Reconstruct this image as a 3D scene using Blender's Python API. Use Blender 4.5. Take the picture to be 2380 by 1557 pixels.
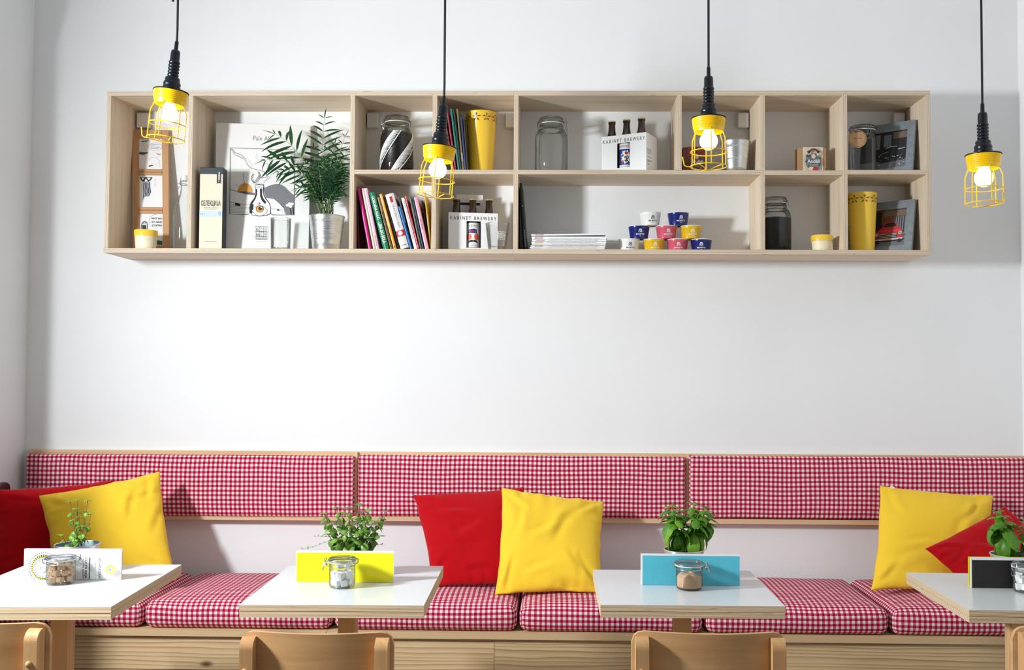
import bpy, math, random
from mathutils import Vector, Matrix, Euler, noise
from mathutils.geometry import tessellate_polygon
random.seed(7)
for o in list(bpy.data.objects): bpy.data.objects.remove(o)
SC = bpy.context.scene; COL = SC.collection

# ------------------------------------------------------------------ camera, world, window light, exposure
H = 1.36                                   # camera height; back wall is the plane Y = 0, X runs right, Z up
F, PCX, PCY = 2314.0, 1254.7, 784.6
yaw, pit, rol = [math.radians(a) for a in (1.1449, 2.0529, -0.28674)]
CAM = Vector((0, -4.315, H))
fw = Vector((-math.sin(yaw)*math.cos(pit), math.cos(yaw)*math.cos(pit), math.sin(pit)))
_r = Vector((math.cos(yaw), math.sin(yaw), 0)); _u = _r.cross(fw)
RT = _r*math.cos(rol) - _u*math.sin(rol); UP = _u*math.cos(rol) + _r*math.sin(rol)
cd = bpy.data.cameras.new('camera'); cam = bpy.data.objects.new('camera', cd); COL.objects.link(cam)
cd.sensor_width = 36; cd.lens = F/2380*36; cd.shift_x = -(PCX-1190)/2380; cd.shift_y = (PCY-778.5)/2380
cd.clip_start = 0.05
cam.matrix_world = Matrix(((RT.x, UP.x, -fw.x, CAM.x), (RT.y, UP.y, -fw.y, CAM.y), (RT.z, UP.z, -fw.z, CAM.z), (0, 0, 0, 1)))
SC.camera = cam
wd = bpy.data.worlds.new('world'); SC.world = wd; wd.use_nodes = True
wb = wd.node_tree.nodes['Background']; wb.inputs[0].default_value = (1.0, 0.97, 0.95, 1); wb.inputs[1].default_value = 0.25
ld = bpy.data.lights.new('window_light', 'AREA'); ld.shape = 'RECTANGLE'; ld.size = 0.32; ld.size_y = 0.26
ld.energy = 127; ld.spread = math.radians(170); ld.color = (0.92, 0.97, 1.0)
lo = bpy.data.objects.new('window_light', ld); COL.objects.link(lo)
lo.location = (-2.50, -2.35, H+0.62); lo.rotation_euler = (0, math.radians(-79), math.radians(7))
SC.view_settings.view_transform = 'Standard'; SC.view_settings.look = 'None'
SC.view_settings.gamma = 1; SC.view_settings.use_curve_mapping = False
SC.view_settings.exposure = 0.0

def ray(px, py): return fw + RT*((px-PCX)/F) - UP*((py-PCY)/F)
def P(px, py, Y):
    d = ray(px, py); return CAM + d*((Y-CAM.y)/d.y)
def PZ(px, py, z):
    d = ray(px, py); return CAM + d*((z-CAM.z)/d.z)
def PP(px, py, O, N):
    d = ray(px, py); return CAM + d*((O-CAM).dot(N)/d.dot(N))
def mpp(Y): return (Y-CAM.y)/F             # metres per photo pixel at depth Y

# ------------------------------------------------------------------ materials
def lin(c): 
    c /= 255.0
    return c/12.92 if c <= 0.04045 else ((c+0.055)/1.055)**2.4
def S(r, g, b): return (lin(r), lin(g), lin(b), 1)
class NT:
    def __init__(s, name):
        s.m = bpy.data.materials.new(name); s.m.use_nodes = True; s.t = s.m.node_tree
        s.b = s.t.nodes['Principled BSDF']; s.out = s.t.nodes['Material Output']
    def n(s, typ, **kw):
        x = s.t.nodes.new(typ)
        for k, v in kw.items():
            if k.startswith('i_'): x.inputs[int(k[2:]) if k[2:].isdigit() else k[2:]].default_value = v
            else: setattr(x, k, v)
        return x
    def l(s, a, b): s.t.links.new(a, b)
    def math(s, op, a, b=None, c=None):
        x = s.n('ShaderNodeMath', operation=op)
        for i, v in enumerate((a, b, c)):
            if v is None: continue
            if isinstance(v, (int, float)): x.inputs[i].default_value = v
            else: s.l(v, x.inputs[i])
        return x.outputs[0]
    def ramp(s, fac, stops, interp='LINEAR'):
        r = s.n('ShaderNodeValToRGB'); r.color_ramp.interpolation = interp
        e = r.color_ramp.elements
        while len(e) < len(stops): e.new(0.5)
        for k, (p, c) in zip(e, stops): k.position = p; k.color = c
        s.l(fac, r.inputs[0]); return r.outputs[0]
    def coord(s, out='Object', scale=(1, 1, 1)):
        tc = s.n('ShaderNodeTexCoord'); mp = s.n('ShaderNodeMapping'); mp.inputs['Scale'].default_value = scale
        s.l(tc.outputs[out], mp.inputs[0]); return mp.outputs[0]
    def noise(s, vec, scale, detail=2, rough=0.5):
        x = s.n('ShaderNodeTexNoise'); x.inputs['Scale'].default_value = scale; x.inputs['Detail'].default_value = detail
        x.inputs['Roughness'].default_value = rough; s.l(vec, x.inputs['Vector']); return x.outputs['Fac']
    def bump(s, h, strength, dist=0.001):
        b = s.n('ShaderNodeBump'); b.inputs['Strength'].default_value = strength; b.inputs['Distance'].default_value = dist
        s.l(h, b.inputs['Height']); s.l(b.outputs[0], s.b.inputs['Normal'])
def setp(b, **kw):
    names = dict(rough='Roughness', metal='Metallic', spec='Specular IOR Level', coat='Coat Weight', sheen='Sheen Weight')
    for k, v in kw.items(): b.inputs[names[k]].default_value = v
def mat(name, c, rough=0.5, metal=0, spec=0.5, var=0.0, vscale=6, bump=0, bscale=300, coat=0, vec='Object', vs=(1, 1, 1)):
    t = NT(name); setp(t.b, rough=rough, metal=metal, spec=spec, coat=coat)
    co = t.coord(vec, vs)
    v = t.noise(co, vscale, 3)
    d = max(var, 0.02)
    lo_ = tuple(max(0, x*(1-d)) for x in c[:3])+(1,); hi = tuple(min(1, x*(1+d)) for x in c[:3])+(1,)
    t.l(t.ramp(v, [(0.3, lo_), (0.7, hi)]), t.b.inputs['Base Color'])
    if bump: t.bump(t.noise(co, bscale, 2), bump)
    return t.m
def woodface(name, c1, c2, c3, su=1.6, sv=38, rough=0.55):
    t = NT(name); setp(t.b, rough=rough, spec=0.3)
    n1 = t.noise(t.coord('UV', (su, sv, 1)), 1.0, 5, 0.6)
    n2 = t.noise(t.coord('UV', (0.8, 5, 1)), 1.0, 2)
    f = t.math('ADD', t.math('MULTIPLY', n1, 0.6), t.math('MULTIPLY', n2, 0.4))
    t.l(t.ramp(f, [(0.33, c1), (0.5, c2), (0.68, c3)]), t.b.inputs['Base Color'])
    t.bump(n1, 0.15, 0.0004); return t.m
def plyedge(name, light, mid, dark, n):
    t = NT(name); setp(t.b, rough=0.65, spec=0.25)
    tc = t.n('ShaderNodeTexCoord'); sp = t.n('ShaderNodeSeparateXYZ'); t.l(tc.outputs['UV'], sp.inputs[0])
    w = t.noise(t.coord('UV', (9, 3, 1)), 1.0, 3)
    v = t.math('ADD', t.math('MULTIPLY', sp.outputs[1], n), t.math('MULTIPLY', w, 0.22))
    fr = t.math('FRACT', v)
    gl = t.ramp(fr, [(0.0, dark), (0.16, dark), (0.28, light), (0.84, mid), (0.94, dark)])
    grain = t.noise(t.coord('UV', (40, 60, 1)), 1.0, 3)
    mx = t.n('ShaderNodeMix', data_type='RGBA', blend_type='MULTIPLY'); mx.inputs[0].default_value = 0.35
    t.l(gl, mx.inputs[6]); t.l(t.ramp(grain, [(0.3, (0.7, 0.62, 0.5, 1)), (0.6, (1, 1, 1, 1))]), mx.inputs[7])
    vo = t.noise(t.coord('UV', (22, 9, 1)), 1.0, 0)         # dark voids in the core plies
    mx2 = t.n('ShaderNodeMix', data_type='RGBA'); t.l(mx.outputs[2], mx2.inputs[6]); mx2.inputs[7].default_value = S(60, 40, 25)
    gap = t.math('MULTIPLY', t.math('GREATER_THAN', vo, 0.79), t.math('LESS_THAN', fr, 0.35))
    t.l(gap, mx2.inputs[0]); t.l(mx2.outputs[2], t.b.inputs['Base Color']); return t.m
def pine(name, c1, c2, knot, period=0.016, kscale=2.6):
    t = NT(name); setp(t.b, rough=0.5, spec=0.3)
    tc = t.n('ShaderNodeTexCoord'); sp = t.n('ShaderNodeSeparateXYZ'); t.l(tc.outputs['UV'], sp.inputs[0])
    vo = t.n('ShaderNodeTexVoronoi'); vo.inputs['Scale'].default_value = 1.0; t.l(t.coord('UV', (kscale, kscale*2.2, 1)), vo.inputs['Vector'])
    dist = vo.outputs['Distance']
    wob = t.noise(t.coord('UV', (0.9, 7, 1)), 1.0, 3)
    wob2 = t.noise(t.coord('UV', (0.5, 24, 1)), 1.0, 1)
    fall = t.math('DIVIDE', 0.05, t.math('ADD', dist, 0.05))
    v = t.math('ADD', t.math('DIVIDE', sp.outputs[1], period), t.math('ADD', t.math('ADD', t.math('MULTIPLY', wob, 3.2), t.math('MULTIPLY', wob2, 2.2)), fall))
    fr = t.math('FRACT', v)
    amp = t.noise(t.coord('UV', (1.0, 9, 1)), 1.0, 2)
    f2 = t.math('MULTIPLY', t.math('POWER', fr, 3.0), t.math('ADD', 0.25, t.math('MULTIPLY', amp, 0.9)))
    base = t.ramp(f2, [(0.0, c1), (0.9, c2)])
    fine = t.noise(t.coord('UV', (6, 220, 1)), 1.0, 2)
    mx = t.n('ShaderNodeMix', data_type='RGBA', blend_type='MULTIPLY'); mx.inputs[0].default_value = 0.5
    t.l(base, mx.inputs[6]); t.l(t.ramp(fine, [(0.3, (0.78, 0.74, 0.68, 1)), (0.65, (1, 1, 1, 1))]), mx.inputs[7])
    mk = t.n('ShaderNodeMix', data_type='RGBA'); t.l(mx.outputs[2], mk.inputs[6]); mk.inputs[7].default_value = knot
    t.l(t.ramp(dist, [(0.02, (1, 1, 1, 1)), (0.055, (0.55, 0.55, 0.55, 1)), (0.085, (0, 0, 0, 1))]), mk.inputs[0])
    t.l(mk.outputs[2], t.b.inputs['Base Color']); return t.m
def gingham(name, p=0.0195):
    t = NT(name); setp(t.b, rough=0.85, spec=0.1)
    tc = t.n('ShaderNodeTexCoord'); sp = t.n('ShaderNodeSeparateXYZ'); t.l(tc.outputs['UV'], sp.inputs[0])
    wn = t.noise(t.coord('UV', (3, 3, 1)), 1.0, 1)
    a = t.math('GREATER_THAN', t.math('FRACT', t.math('ADD', t.math('DIVIDE', sp.outputs[0], p), t.math('MULTIPLY', wn, 0.5))), 0.5)
    b = t.math('GREATER_THAN', t.math('FRACT', t.math('ADD', t.math('DIVIDE', sp.outputs[1], p), t.math('MULTIPLY', wn, 0.5))), 0.5)
    s = t.math('MULTIPLY', t.math('ADD', a, b), 0.5)
    base = t.ramp(s, [(0.0, S(240, 232, 230)), (0.3, S(200, 98, 124)), (0.8, S(164, 8, 42))], 'CONSTANT')
    th = t.noise(t.coord('UV', (420, 420, 1)), 1.0, 1)
    mx = t.n('ShaderNodeMix', data_type='RGBA', blend_type='MULTIPLY'); mx.inputs[0].default_value = 0.35
    t.l(base, mx.inputs[6]); t.l(t.ramp(th, [(0.3, (0.72, 0.68, 0.68, 1)), (0.62, (1, 1, 1, 1))]), mx.inputs[7])
    t.l(mx.outputs[2], t.b.inputs['Base Color']); t.bump(th, 0.25, 0.0005); return t.m
def cloth(name, c, var=0.035):
    t = NT(name); setp(t.b, rough=0.9, spec=0.12, sheen=0.12)
    co = t.coord('Object')
    w = t.noise(t.coord('Object', (1, 1, 0.25)), 1100, 1); w2 = t.noise(t.coord('Object', (0.25, 1, 1)), 1100, 1)
    f = t.math('MULTIPLY', t.math('ADD', w, w2), 0.5)
    lo_ = tuple(x*(1-var*2) for x in c[:3])+(1,); hi = tuple(min(1, x*(1+var)) for x in c[:3])+(1,)
    t.l(t.ramp(f, [(0.35, lo_), (0.62, hi)]), t.b.inputs['Base Color'])
    t.bump(f, 0.2, 0.0006); return t.m
def glass(name, tint, edge, rough=0.02, strength=0.75):
    t = NT(name); nt = t.t; nt.nodes.remove(t.b)
    lw = t.n('ShaderNodeLayerWeight'); lw.inputs['Blend'].default_value = 0.35
    tr = t.n('ShaderNodeBsdfTransparent'); t.l(t.ramp(lw.outputs['Facing'], [(0.35, tint), (0.95, edge)]), tr.inputs[0])
    gl = t.n('ShaderNodeBsdfGlossy'); gl.inputs['Roughness'].default_value = rough
    fr = t.n('ShaderNodeFresnel'); fr.inputs['IOR'].default_value = 1.45
    mx = t.n('ShaderNodeMixShader'); t.l(t.math('MULTIPLY', fr.outputs[0], strength), mx.inputs[0]); t.l(tr.outputs[0], mx.inputs[1]); t.l(gl.outputs[0], mx.inputs[2])
    t.l(mx.outputs[0], t.out.inputs[0]); return t.m
def leafmat(name, c, c2):
    t = NT(name); setp(t.b, rough=0.42, spec=0.4)
    n = t.noise(t.coord('Object', (1, 1, 1)), 9, 2)
    oi = t.n('ShaderNodeObjectInfo')
    f = t.math('ADD', t.math('MULTIPLY', n, 0.6), t.math('MULTIPLY', oi.outputs['Random'], 0.4))
    col = t.ramp(f, [(0.25, c2), (0.75, c)]); t.l(col, t.b.inputs['Base Color'])
    tl = t.n('ShaderNodeBsdfTranslucent'); t.l(col, tl.inputs[0])
    mx = t.n('ShaderNodeMixShader'); mx.inputs[0].default_value = 0.28
    t.l(t.b.outputs[0], mx.inputs[1]); t.l(tl.outputs[0], mx.inputs[2]); t.l(mx.outputs[0], t.out.inputs[0]); return t.m
def emis(name, c, st):
    t = NT(name); t.t.nodes.remove(t.b); e = t.n('ShaderNodeEmission'); e.inputs[0].default_value = c; e.inputs[1].default_value = st
    t.l(e.outputs[0], t.out.inputs[0]); return t.m

M = {}
M['wall'] = mat('wall_paint', S(238, 239, 240), 0.75, spec=0.2, var=0.012, vscale=2, bump=0.08, bscale=180)
M['floor'] = woodface('floor_wood', S(74, 62, 52), S(92, 78, 64), S(108, 94, 78), 1, 9)
M['darkwood'] = woodface('dark_stained_wood', S(58, 40, 30), S(70, 50, 38), S(82, 60, 46))
M['birch'] = woodface('birch_veneer', S(206, 186, 160), S(224, 206, 182), S(236, 221, 200))
M['ply'] = plyedge('birch_ply_edge', S(244, 232, 212), S(228, 210, 184), S(128, 96, 72), 5)
M['tply'] = plyedge('table_ply_edge', S(238, 222, 190), S(226, 206, 170), S(142, 108, 78), 5)
M['pine'] = pine('pine_planks', S(224, 196, 154), S(160, 116, 72), S(84, 46, 24))
M['pinepost'] = pine('pine_post', S(220, 180, 132), S(190, 142, 96), S(120, 76, 46), 0.018, 0.4)
M['railwood'] = woodface('backrest_wood', S(200, 160, 118), S(222, 190, 148), S(232, 204, 166), 1.2, 30)
M['gingham'] = gingham('red_gingham')
M['laminate'] = mat('white_laminate', S(214, 218, 219), 0.25, spec=0.5)
M['yellowcloth'] = cloth('yellow_cotton', S(247, 204, 56))
M['redcloth'] = cloth('red_cotton', S(180, 4, 18))
M['beech'] = woodface('beech_ply', S(172, 128, 82), S(194, 150, 102), S(208, 168, 122), 2.2, 26, 0.4)
M['beechdark'] = woodface('beech_solid', S(176, 132, 86), S(198, 154, 106), S(212, 172, 126), 3, 40, 0.4)
M['black'] = mat('black_rubber', S(8, 15, 22), 0.32, spec=0.4)
M['cable'] = mat('black_cable', S(8, 12, 18), 0.5)
M['yellowmetal'] = mat('yellow_paint', S(250, 204, 14), 0.32, spec=0.5)
M['yellowglaze'] = mat('yellow_enamel', S(246, 204, 62), 0.22, spec=0.55)
M['cream'] = mat('cream_ceramic', S(240, 228, 196), 0.5, var=0.12, vscale=1.2, vs=(3, 3, 140))
M['bulb'] = emis('bulb_glow', (1.0, 0.78, 0.42, 1), 5.5)
M['zinc'] = mat('galvanised_steel', S(216, 220, 222), 0.32, 1.0, var=0.1, vscale=30)
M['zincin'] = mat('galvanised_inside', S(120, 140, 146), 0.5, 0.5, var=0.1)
M['wire'] = mat('steel_wire', S(170, 176, 180), 0.25, 1.0)
M['glass'] = glass('clear_glass', (0.95, 0.965, 0.96, 1), (0.42, 0.47, 0.46, 1))
M['thinglass'] = glass('thin_tumbler_glass', (0.97, 0.975, 0.975, 1), (0.55, 0.58, 0.58, 1))
M['greenglass'] = glass('greenish_glass', (0.965, 0.975, 0.968, 1), (0.42, 0.48, 0.45, 1))
M['amber'] = mat('brown_bottle_glass', S(44, 24, 10), 0.08, spec=0.7, var=0.3, vscale=20)
M['capgold'] = mat('crown_cap_gold', S(222, 206, 150), 0.35, 0.7)
M['gasket'] = mat('white_rubber', S(226, 224, 212), 0.6)
M['porcelain'] = mat('white_porcelain', S(240, 240, 238), 0.25)
M['beans'] = mat('coffee_beans', S(34, 24, 20), 0.35, var=0.6, vscale=140, bump=0.8, bscale=160)
M['darkbeans'] = mat('black_grain', S(12, 14, 18), 0.35, var=0.6, vscale=150, bump=0.6, bscale=170)
M['sugarbrown'] = mat('brown_sugar', S(206, 172, 140), 0.85, var=0.12, vscale=400, bump=0.5, bscale=700)
M['sugarwhite'] = mat('white_sugar', S(246, 246, 246), 0.8, var=0.03, vscale=400, bump=0.3, bscale=700)
M['white'] = mat('white_card', S(240, 240, 240), 0.6)
M['offwhite'] = mat('white_board', S(238, 236, 234), 0.6)
M['pages'] = mat('paper_pages', S(226, 220, 206), 0.8, var=0.1, vscale=1.5, vs=(300, 1, 1))
M['ink'] = mat('black_ink', S(16, 20, 26), 0.55)
M['navyink'] = mat('navy_ink', S(34, 46, 70), 0.55)
M['greyink'] = mat('grey_ink', S(122, 124, 128), 0.6)
M['palegrey'] = mat('pale_grey_ink', S(188, 188, 190), 0.6)
M['midgrey'] = mat('mid_grey_ink', S(104, 106, 112), 0.6)
M['ochre'] = mat('ochre_ink', S(216, 152, 60), 0.6)
M['print_white'] = mat('white_ink', S(244, 244, 244), 0.5)
M['print_yellow'] = mat('yellow_ink', S(244, 232, 60), 0.5)
M['print_red'] = mat('red_ink', S(190, 36, 44), 0.5)
M['print_orange'] = mat('orange_ink', S(226, 92, 62), 0.5)
M['print_blue'] = mat('blue_ink', S(26, 62, 140), 0.5)
M['print_green'] = mat('green_ink', S(36, 98, 84), 0.5)
M['print_teal'] = mat('teal_ink', S(60, 96, 100), 0.5)
M['lilac'] = mat('lilac_ink', S(212, 180, 226), 0.5)
M['print_brown'] = mat('brown_ink', S(110, 60, 40), 0.5)
M['greybrown'] = mat('grey_brown_ink', S(112, 94, 80), 0.6)
M['brick'] = mat('brick_red_card', S(142, 56, 36), 0.5)
M['frame'] = woodface('frame_wood', S(176, 130, 90), S(196, 150, 108), S(208, 166, 124), 3, 60)
M['greyframe'] = mat('grey_painted_frame', S(120, 130, 137), 0.5, var=0.15, vscale=40)
M['kraft'] = mat('kraft_card', S(176, 138, 96), 0.75, var=0.08, vscale=40)
M['soil'] = mat('potting_soil', S(52, 44, 34), 0.95, var=0.4, vscale=60, bump=0.8, bscale=120)
M['basil'] = leafmat('basil_leaf', S(124, 176, 52), S(66, 126, 32))
M['oregano'] = leafmat('oregano_leaf', S(140, 178, 82), S(84, 128, 54))
M['mint'] = leafmat('mint_leaf', S(130, 180, 60), S(80, 136, 40))
M['palm'] = leafmat('palm_leaf', S(48, 100, 48), S(16, 56, 32))
M['stem'] = mat('green_stem', S(120, 150, 74), 0.5, var=0.2)
M['stemred'] = mat('brown_stem', S(120, 96, 66), 0.6, var=0.2)
M['cup_white'] = mat('white_cup_paper', S(236, 236, 232), 0.3)
M['cup_navy'] = mat('navy_cup_paper', S(22, 36, 112), 0.22)
M['cup_pink'] = mat('pink_cup_paper', S(208, 88, 108), 0.25)
M['cup_yellow'] = mat('yellow_cup_paper', S(226, 182, 28), 0.25)
M['card_yellow'] = mat('yellow_card', S(244, 234, 14), 0.45)
M['card_blue'] = mat('blue_card', S(86, 190, 212), 0.45, var=0.05, vscale=30)
M['card_black'] = mat('black_card', S(22, 18, 18), 0.45)
M['darkbox'] = mat('charcoal_card', S(22, 34, 42), 0.45)
M['creambox'] = mat('cream_card', S(224, 210, 186), 0.55, var=0.03, vscale=8)
M['sky'] = mat('pale_blue_label', S(190, 206, 240), 0.5)
M['maroon'] = mat('maroon_leather', S(58, 10, 20), 0.25)
def colmat(name, r, g, b, rough=0.4):
    k = 'c_'+name
    if k not in M: M[k] = mat(name+'_cover', S(r, g, b), rough, var=0.05)
    return M[k]

# ------------------------------------------------------------------ mesh helpers
def link(o): COL.objects.link(o); return o
def tag(o, label, cat, group=None):
    o['label'] = label; o['category'] = cat
    if group: o['group'] = group
    return o
def thing(name, label, cat, loc=(0, 0, 0), rot=(0, 0, 0), group=None):
    o = bpy.data.objects.new(name, None); link(o); o.empty_display_size = 0.05
    o.location = loc; o.rotation_euler = rot; return tag(o, label, cat, group)
def rootmat(o):
    while o.parent: o = o.parent
    return Matrix.LocRotScale(o.location, o.rotation_euler, None)
class MB:
    def __init__(s): s.v = []; s.f = []; s.m = []; s.uv = []; s.sm = []
    def add(s, vs, fs, m=0, uvs=None, smooth=False):
        o = len(s.v); s.v += [Vector(p) for p in vs]
        for i, f in enumerate(fs):
            s.f.append([o+k for k in f]); s.m.append(m); s.sm.append(smooth); s.uv.append(uvs[i] if uvs else None)
        return s
    def box(s, x0, x1, y0, y1, z0, z1, m=0, T=None):
        vs = [Vector(p) for p in ((x0,y0,z0),(x1,y0,z0),(x1,y1,z0),(x0,y1,z0),(x0,y0,z1),(x1,y0,z1),(x1,y1,z1),(x0,y1,z1))]
        if T: vs = [T @ p for p in vs]
        return s.add(vs, [(0,3,2,1),(4,5,6,7),(0,1,5,4),(1,2,6,5),(2,3,7,6),(3,0,4,7)], m)
    def lathe(s, prof, n=28, m=0, c=(0, 0), a0=0, closed=False):
        vs = []; k = len(prof)
        for i in range(n):
            a = a0+2*math.pi*i/n; ca, sa = math.cos(a), math.sin(a)
            vs += [(c[0]+r*ca, c[1]+r*sa, z) for r, z in prof]
        fs = []
        for i in range(n):
            j = (i+1) % n
            for q in range(k-1):
                r0, r1 = prof[q][0], prof[q+1][0]
                if r0 < 1e-7 and r1 < 1e-7: continue
                if r0 < 1e-7: fs.append((i*k, j*k+q+1, i*k+q+1))
                elif r1 < 1e-7: fs.append((i*k+q, j*k+q, i*k+q+1))
                else: fs.append((i*k+q, j*k+q, j*k+q+1, i*k+q+1))
        return s.add(vs, fs, m, smooth=True)
    def tube(s, pts, r, n=6, m=0, closed=False, caps=True):
        pts = [Vector(p) for p in pts]; k = len(pts); rs = r if isinstance(r, (list, tuple)) else [r]*k
        vs = []; prev = None
        for i, p in enumerate(pts):
            if closed: d = pts[(i+1) % k]-pts[i-1]
            else: d = pts[min(i+1, k-1)]-pts[max(i-1, 0)]
            d = d.normalized() if d.length > 1e-9 else Vector((0, 0, 1))
            if prev is None:
                a = d.orthogonal().normalized()
            else:
                a = prev - d*prev.dot(d); a = a.normalized() if a.length > 1e-6 else d.orthogonal().normalized()
            prev = a; b = d.cross(a)
            for j in range(n):
                t = 2*math.pi*j/n; vs.append(p+a*(rs[i]*math.cos(t))+b*(rs[i]*math.sin(t)))
        fs = []
        for i in range(k if closed else k-1):
            i2 = (i+1) % k
            for j in range(n):
                j2 = (j+1) % n; fs.append((i*n+j, i*n+j2, i2*n+j2, i2*n+j))
        if caps and not closed: fs.append(tuple(range(n))[::-1]); fs.append(tuple((k-1)*n+j for j in range(n)))
        return s.add(vs, fs, m, smooth=True)
    def extrude(s, poly, d, m=0, smooth=False, mcap=None):     # poly: 3-D points, d: offset vector
        n = len(poly); poly = [Vector(p) for p in poly]; d = Vector(d)
        tri = tessellate_polygon([poly])
        s.add(poly+[p+d for p in poly], [(i, (i+1) % n, n+(i+1) % n, n+i) for i in range(n)], m, smooth=smooth)
        s.add(poly, [tuple(t) for t in tri], m if mcap is None else mcap); s.add([p+d for p in poly], [tuple(t)[::-1] for t in tri], m if mcap is None else mcap)
        return s
    def build(s, name, mats, parent=None, world=False, sharp=35, bevel=0, bseg=2):
        me = bpy.data.meshes.new(name)
        vs = s.v
        if world and parent: T = rootmat(parent).inverted(); vs = [T @ p for p in vs]
        me.from_pydata([tuple(p) for p in vs], [], s.f)
        if not isinstance(mats, (list, tuple)): mats = [mats]
        for x in mats: me.materials.append(x)
        me.polygons.foreach_set('material_index', s.m); me.polygons.foreach_set('use_smooth', s.sm)
        if any(u is not None for u in s.uv):
            lay = me.uv_layers.new(name='UVMap')
            flat = []
            for f, u in zip(s.f, s.uv):
                for i in range(len(f)): flat += list(u[i]) if u else [0, 0]
            lay.data.foreach_set('uv', flat)
        me.update()
        if any(s.sm): me.set_sharp_from_angle(angle=math.radians(sharp))
        o = link(bpy.data.objects.new(name, me))
        if parent: o.parent = parent
        if bevel:
            b = o.modifiers.new('bevel', 'BEVEL'); b.width = bevel; b.segments = bseg; b.limit_method = 'ANGLE'; b.angle_limit = math.radians(40)
        return o
def board(name, x0, x1, y0, y1, z0, z1, parent, mats, grain='x', world=True, bevel=0, ruv=True):
    """A plank: slot 0 = wide faces (UV in metres, u along the grain), slot 1 = sawn edges (v 0..1 through the thickness)."""
    mb = MB(); L = (x1-x0, y1-y0, z1-z0); th = L.index(min(L)); g = 'xyz'.index(grain)
    ou, ov = (random.uniform(0, 9), random.uniform(0, 9)) if ruv else (0, 0)
    lo_, hi = (x0, y0, z0), (x1, y1, z1)
    for ax in range(3):
        a, b = [k for k in range(3) if k != ax]
        for sd in (0, 1):
            q = []
            for ca, cb in ((0, 0), (1, 0), (1, 1), (0, 1)):
                p = [0, 0, 0]; p[ax] = hi[ax] if sd else lo_[ax]; p[a] = hi[a] if ca else lo_[a]; p[b] = hi[b] if cb else lo_[b]; q.append(p)
            if ax == th:
                o_ = b if a == g else a
                uv = [(ou+p[g]-lo_[g], ov+p[o_]-lo_[o_]) for p in q]; m = 0
            else:
                al = [k for k in (a, b) if k != th][0]
                uv = [(ou+p[al], (p[th]-lo_[th])/L[th]) for p in q]; m = 1
            flip = (sd == 0) != (ax == 1)
            if flip: q, uv = q[::-1], uv[::-1]
            mb.add(q, [(0, 1, 2, 3)], m, [uv])
    return mb.build(name, mats, parent, world=world, bevel=bevel)
def roundbox(sx, sy, sz, r, step=0.05, deform=None, c=(0, 0, 0), m=0, uo=(0, 0), mb=None):
    mb = mb or MB(); h = (sx/2, sy/2, sz/2)
    def ticks(k):
        a = h[k]; rr = min(r, a); t = [-a, -a+0.15*rr, -a+0.4*rr, -a+0.7*rr, -a+rr]
        n = max(1, int((2*a-2*rr)/step)); t += [-a+rr+(2*a-2*rr)*i/n for i in range(1, n+1)]
        t += [a-0.7*rr, a-0.4*rr, a-0.15*rr, a]
        return sorted(set(round(x, 6) for x in t))
    T = [ticks(0), ticks(1), ticks(2)]
    def fix(p):
        q = Vector([max(-h[k]+min(r, h[k]), min(h[k]-min(r, h[k]), p[k])) for k in range(3)]); d = Vector(p)-q
        w = q+d.normalized()*min(r, min(h)) if d.length > 1e-9 else q
        if deform: w = deform(w)
        return w+Vector(c)
    verts = {}; V = []
    def vid(p):
        k = tuple(round(x, 5) for x in p)
        if k not in verts: verts[k] = len(V); V.append(fix(p))
        return verts[k]
    fs, uvs = [], []
    def uvf(ax, sd, p):
        x, y, z = p
        if ax == 2: return (x, y) if sd else (x, -y)
        if ax == 1: return (x, -h[1]+(z-h[2])) if not sd else (x, h[1]-(z-h[2]))
        return (h[0]-(z-h[2]), y) if sd else (-h[0]+(z-h[2]), y)
    for ax in range(3):
        a, b = [k for k in range(3) if k != ax]
        for sd in (0, 1):
            for i in range(len(T[a])-1):
                for j in range(len(T[b])-1):
                    q = []
                    for ca, cb in ((i, j), (i+1, j), (i+1, j+1), (i, j+1)):
                        p = [0, 0, 0]; p[ax] = h[ax] if sd else -h[ax]; p[a] = T[a][ca]; p[b] = T[b][cb]; q.append(p)
                    if (sd == 0) != (ax == 1): q = q[::-1]
                    fs.append([vid(p) for p in q]); uvs.append([(uvf(ax, sd, p)[0]+uo[0], uvf(ax, sd, p)[1]+uo[1]) for p in q])
    return mb.add(V, fs, m, uvs, True)

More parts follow.
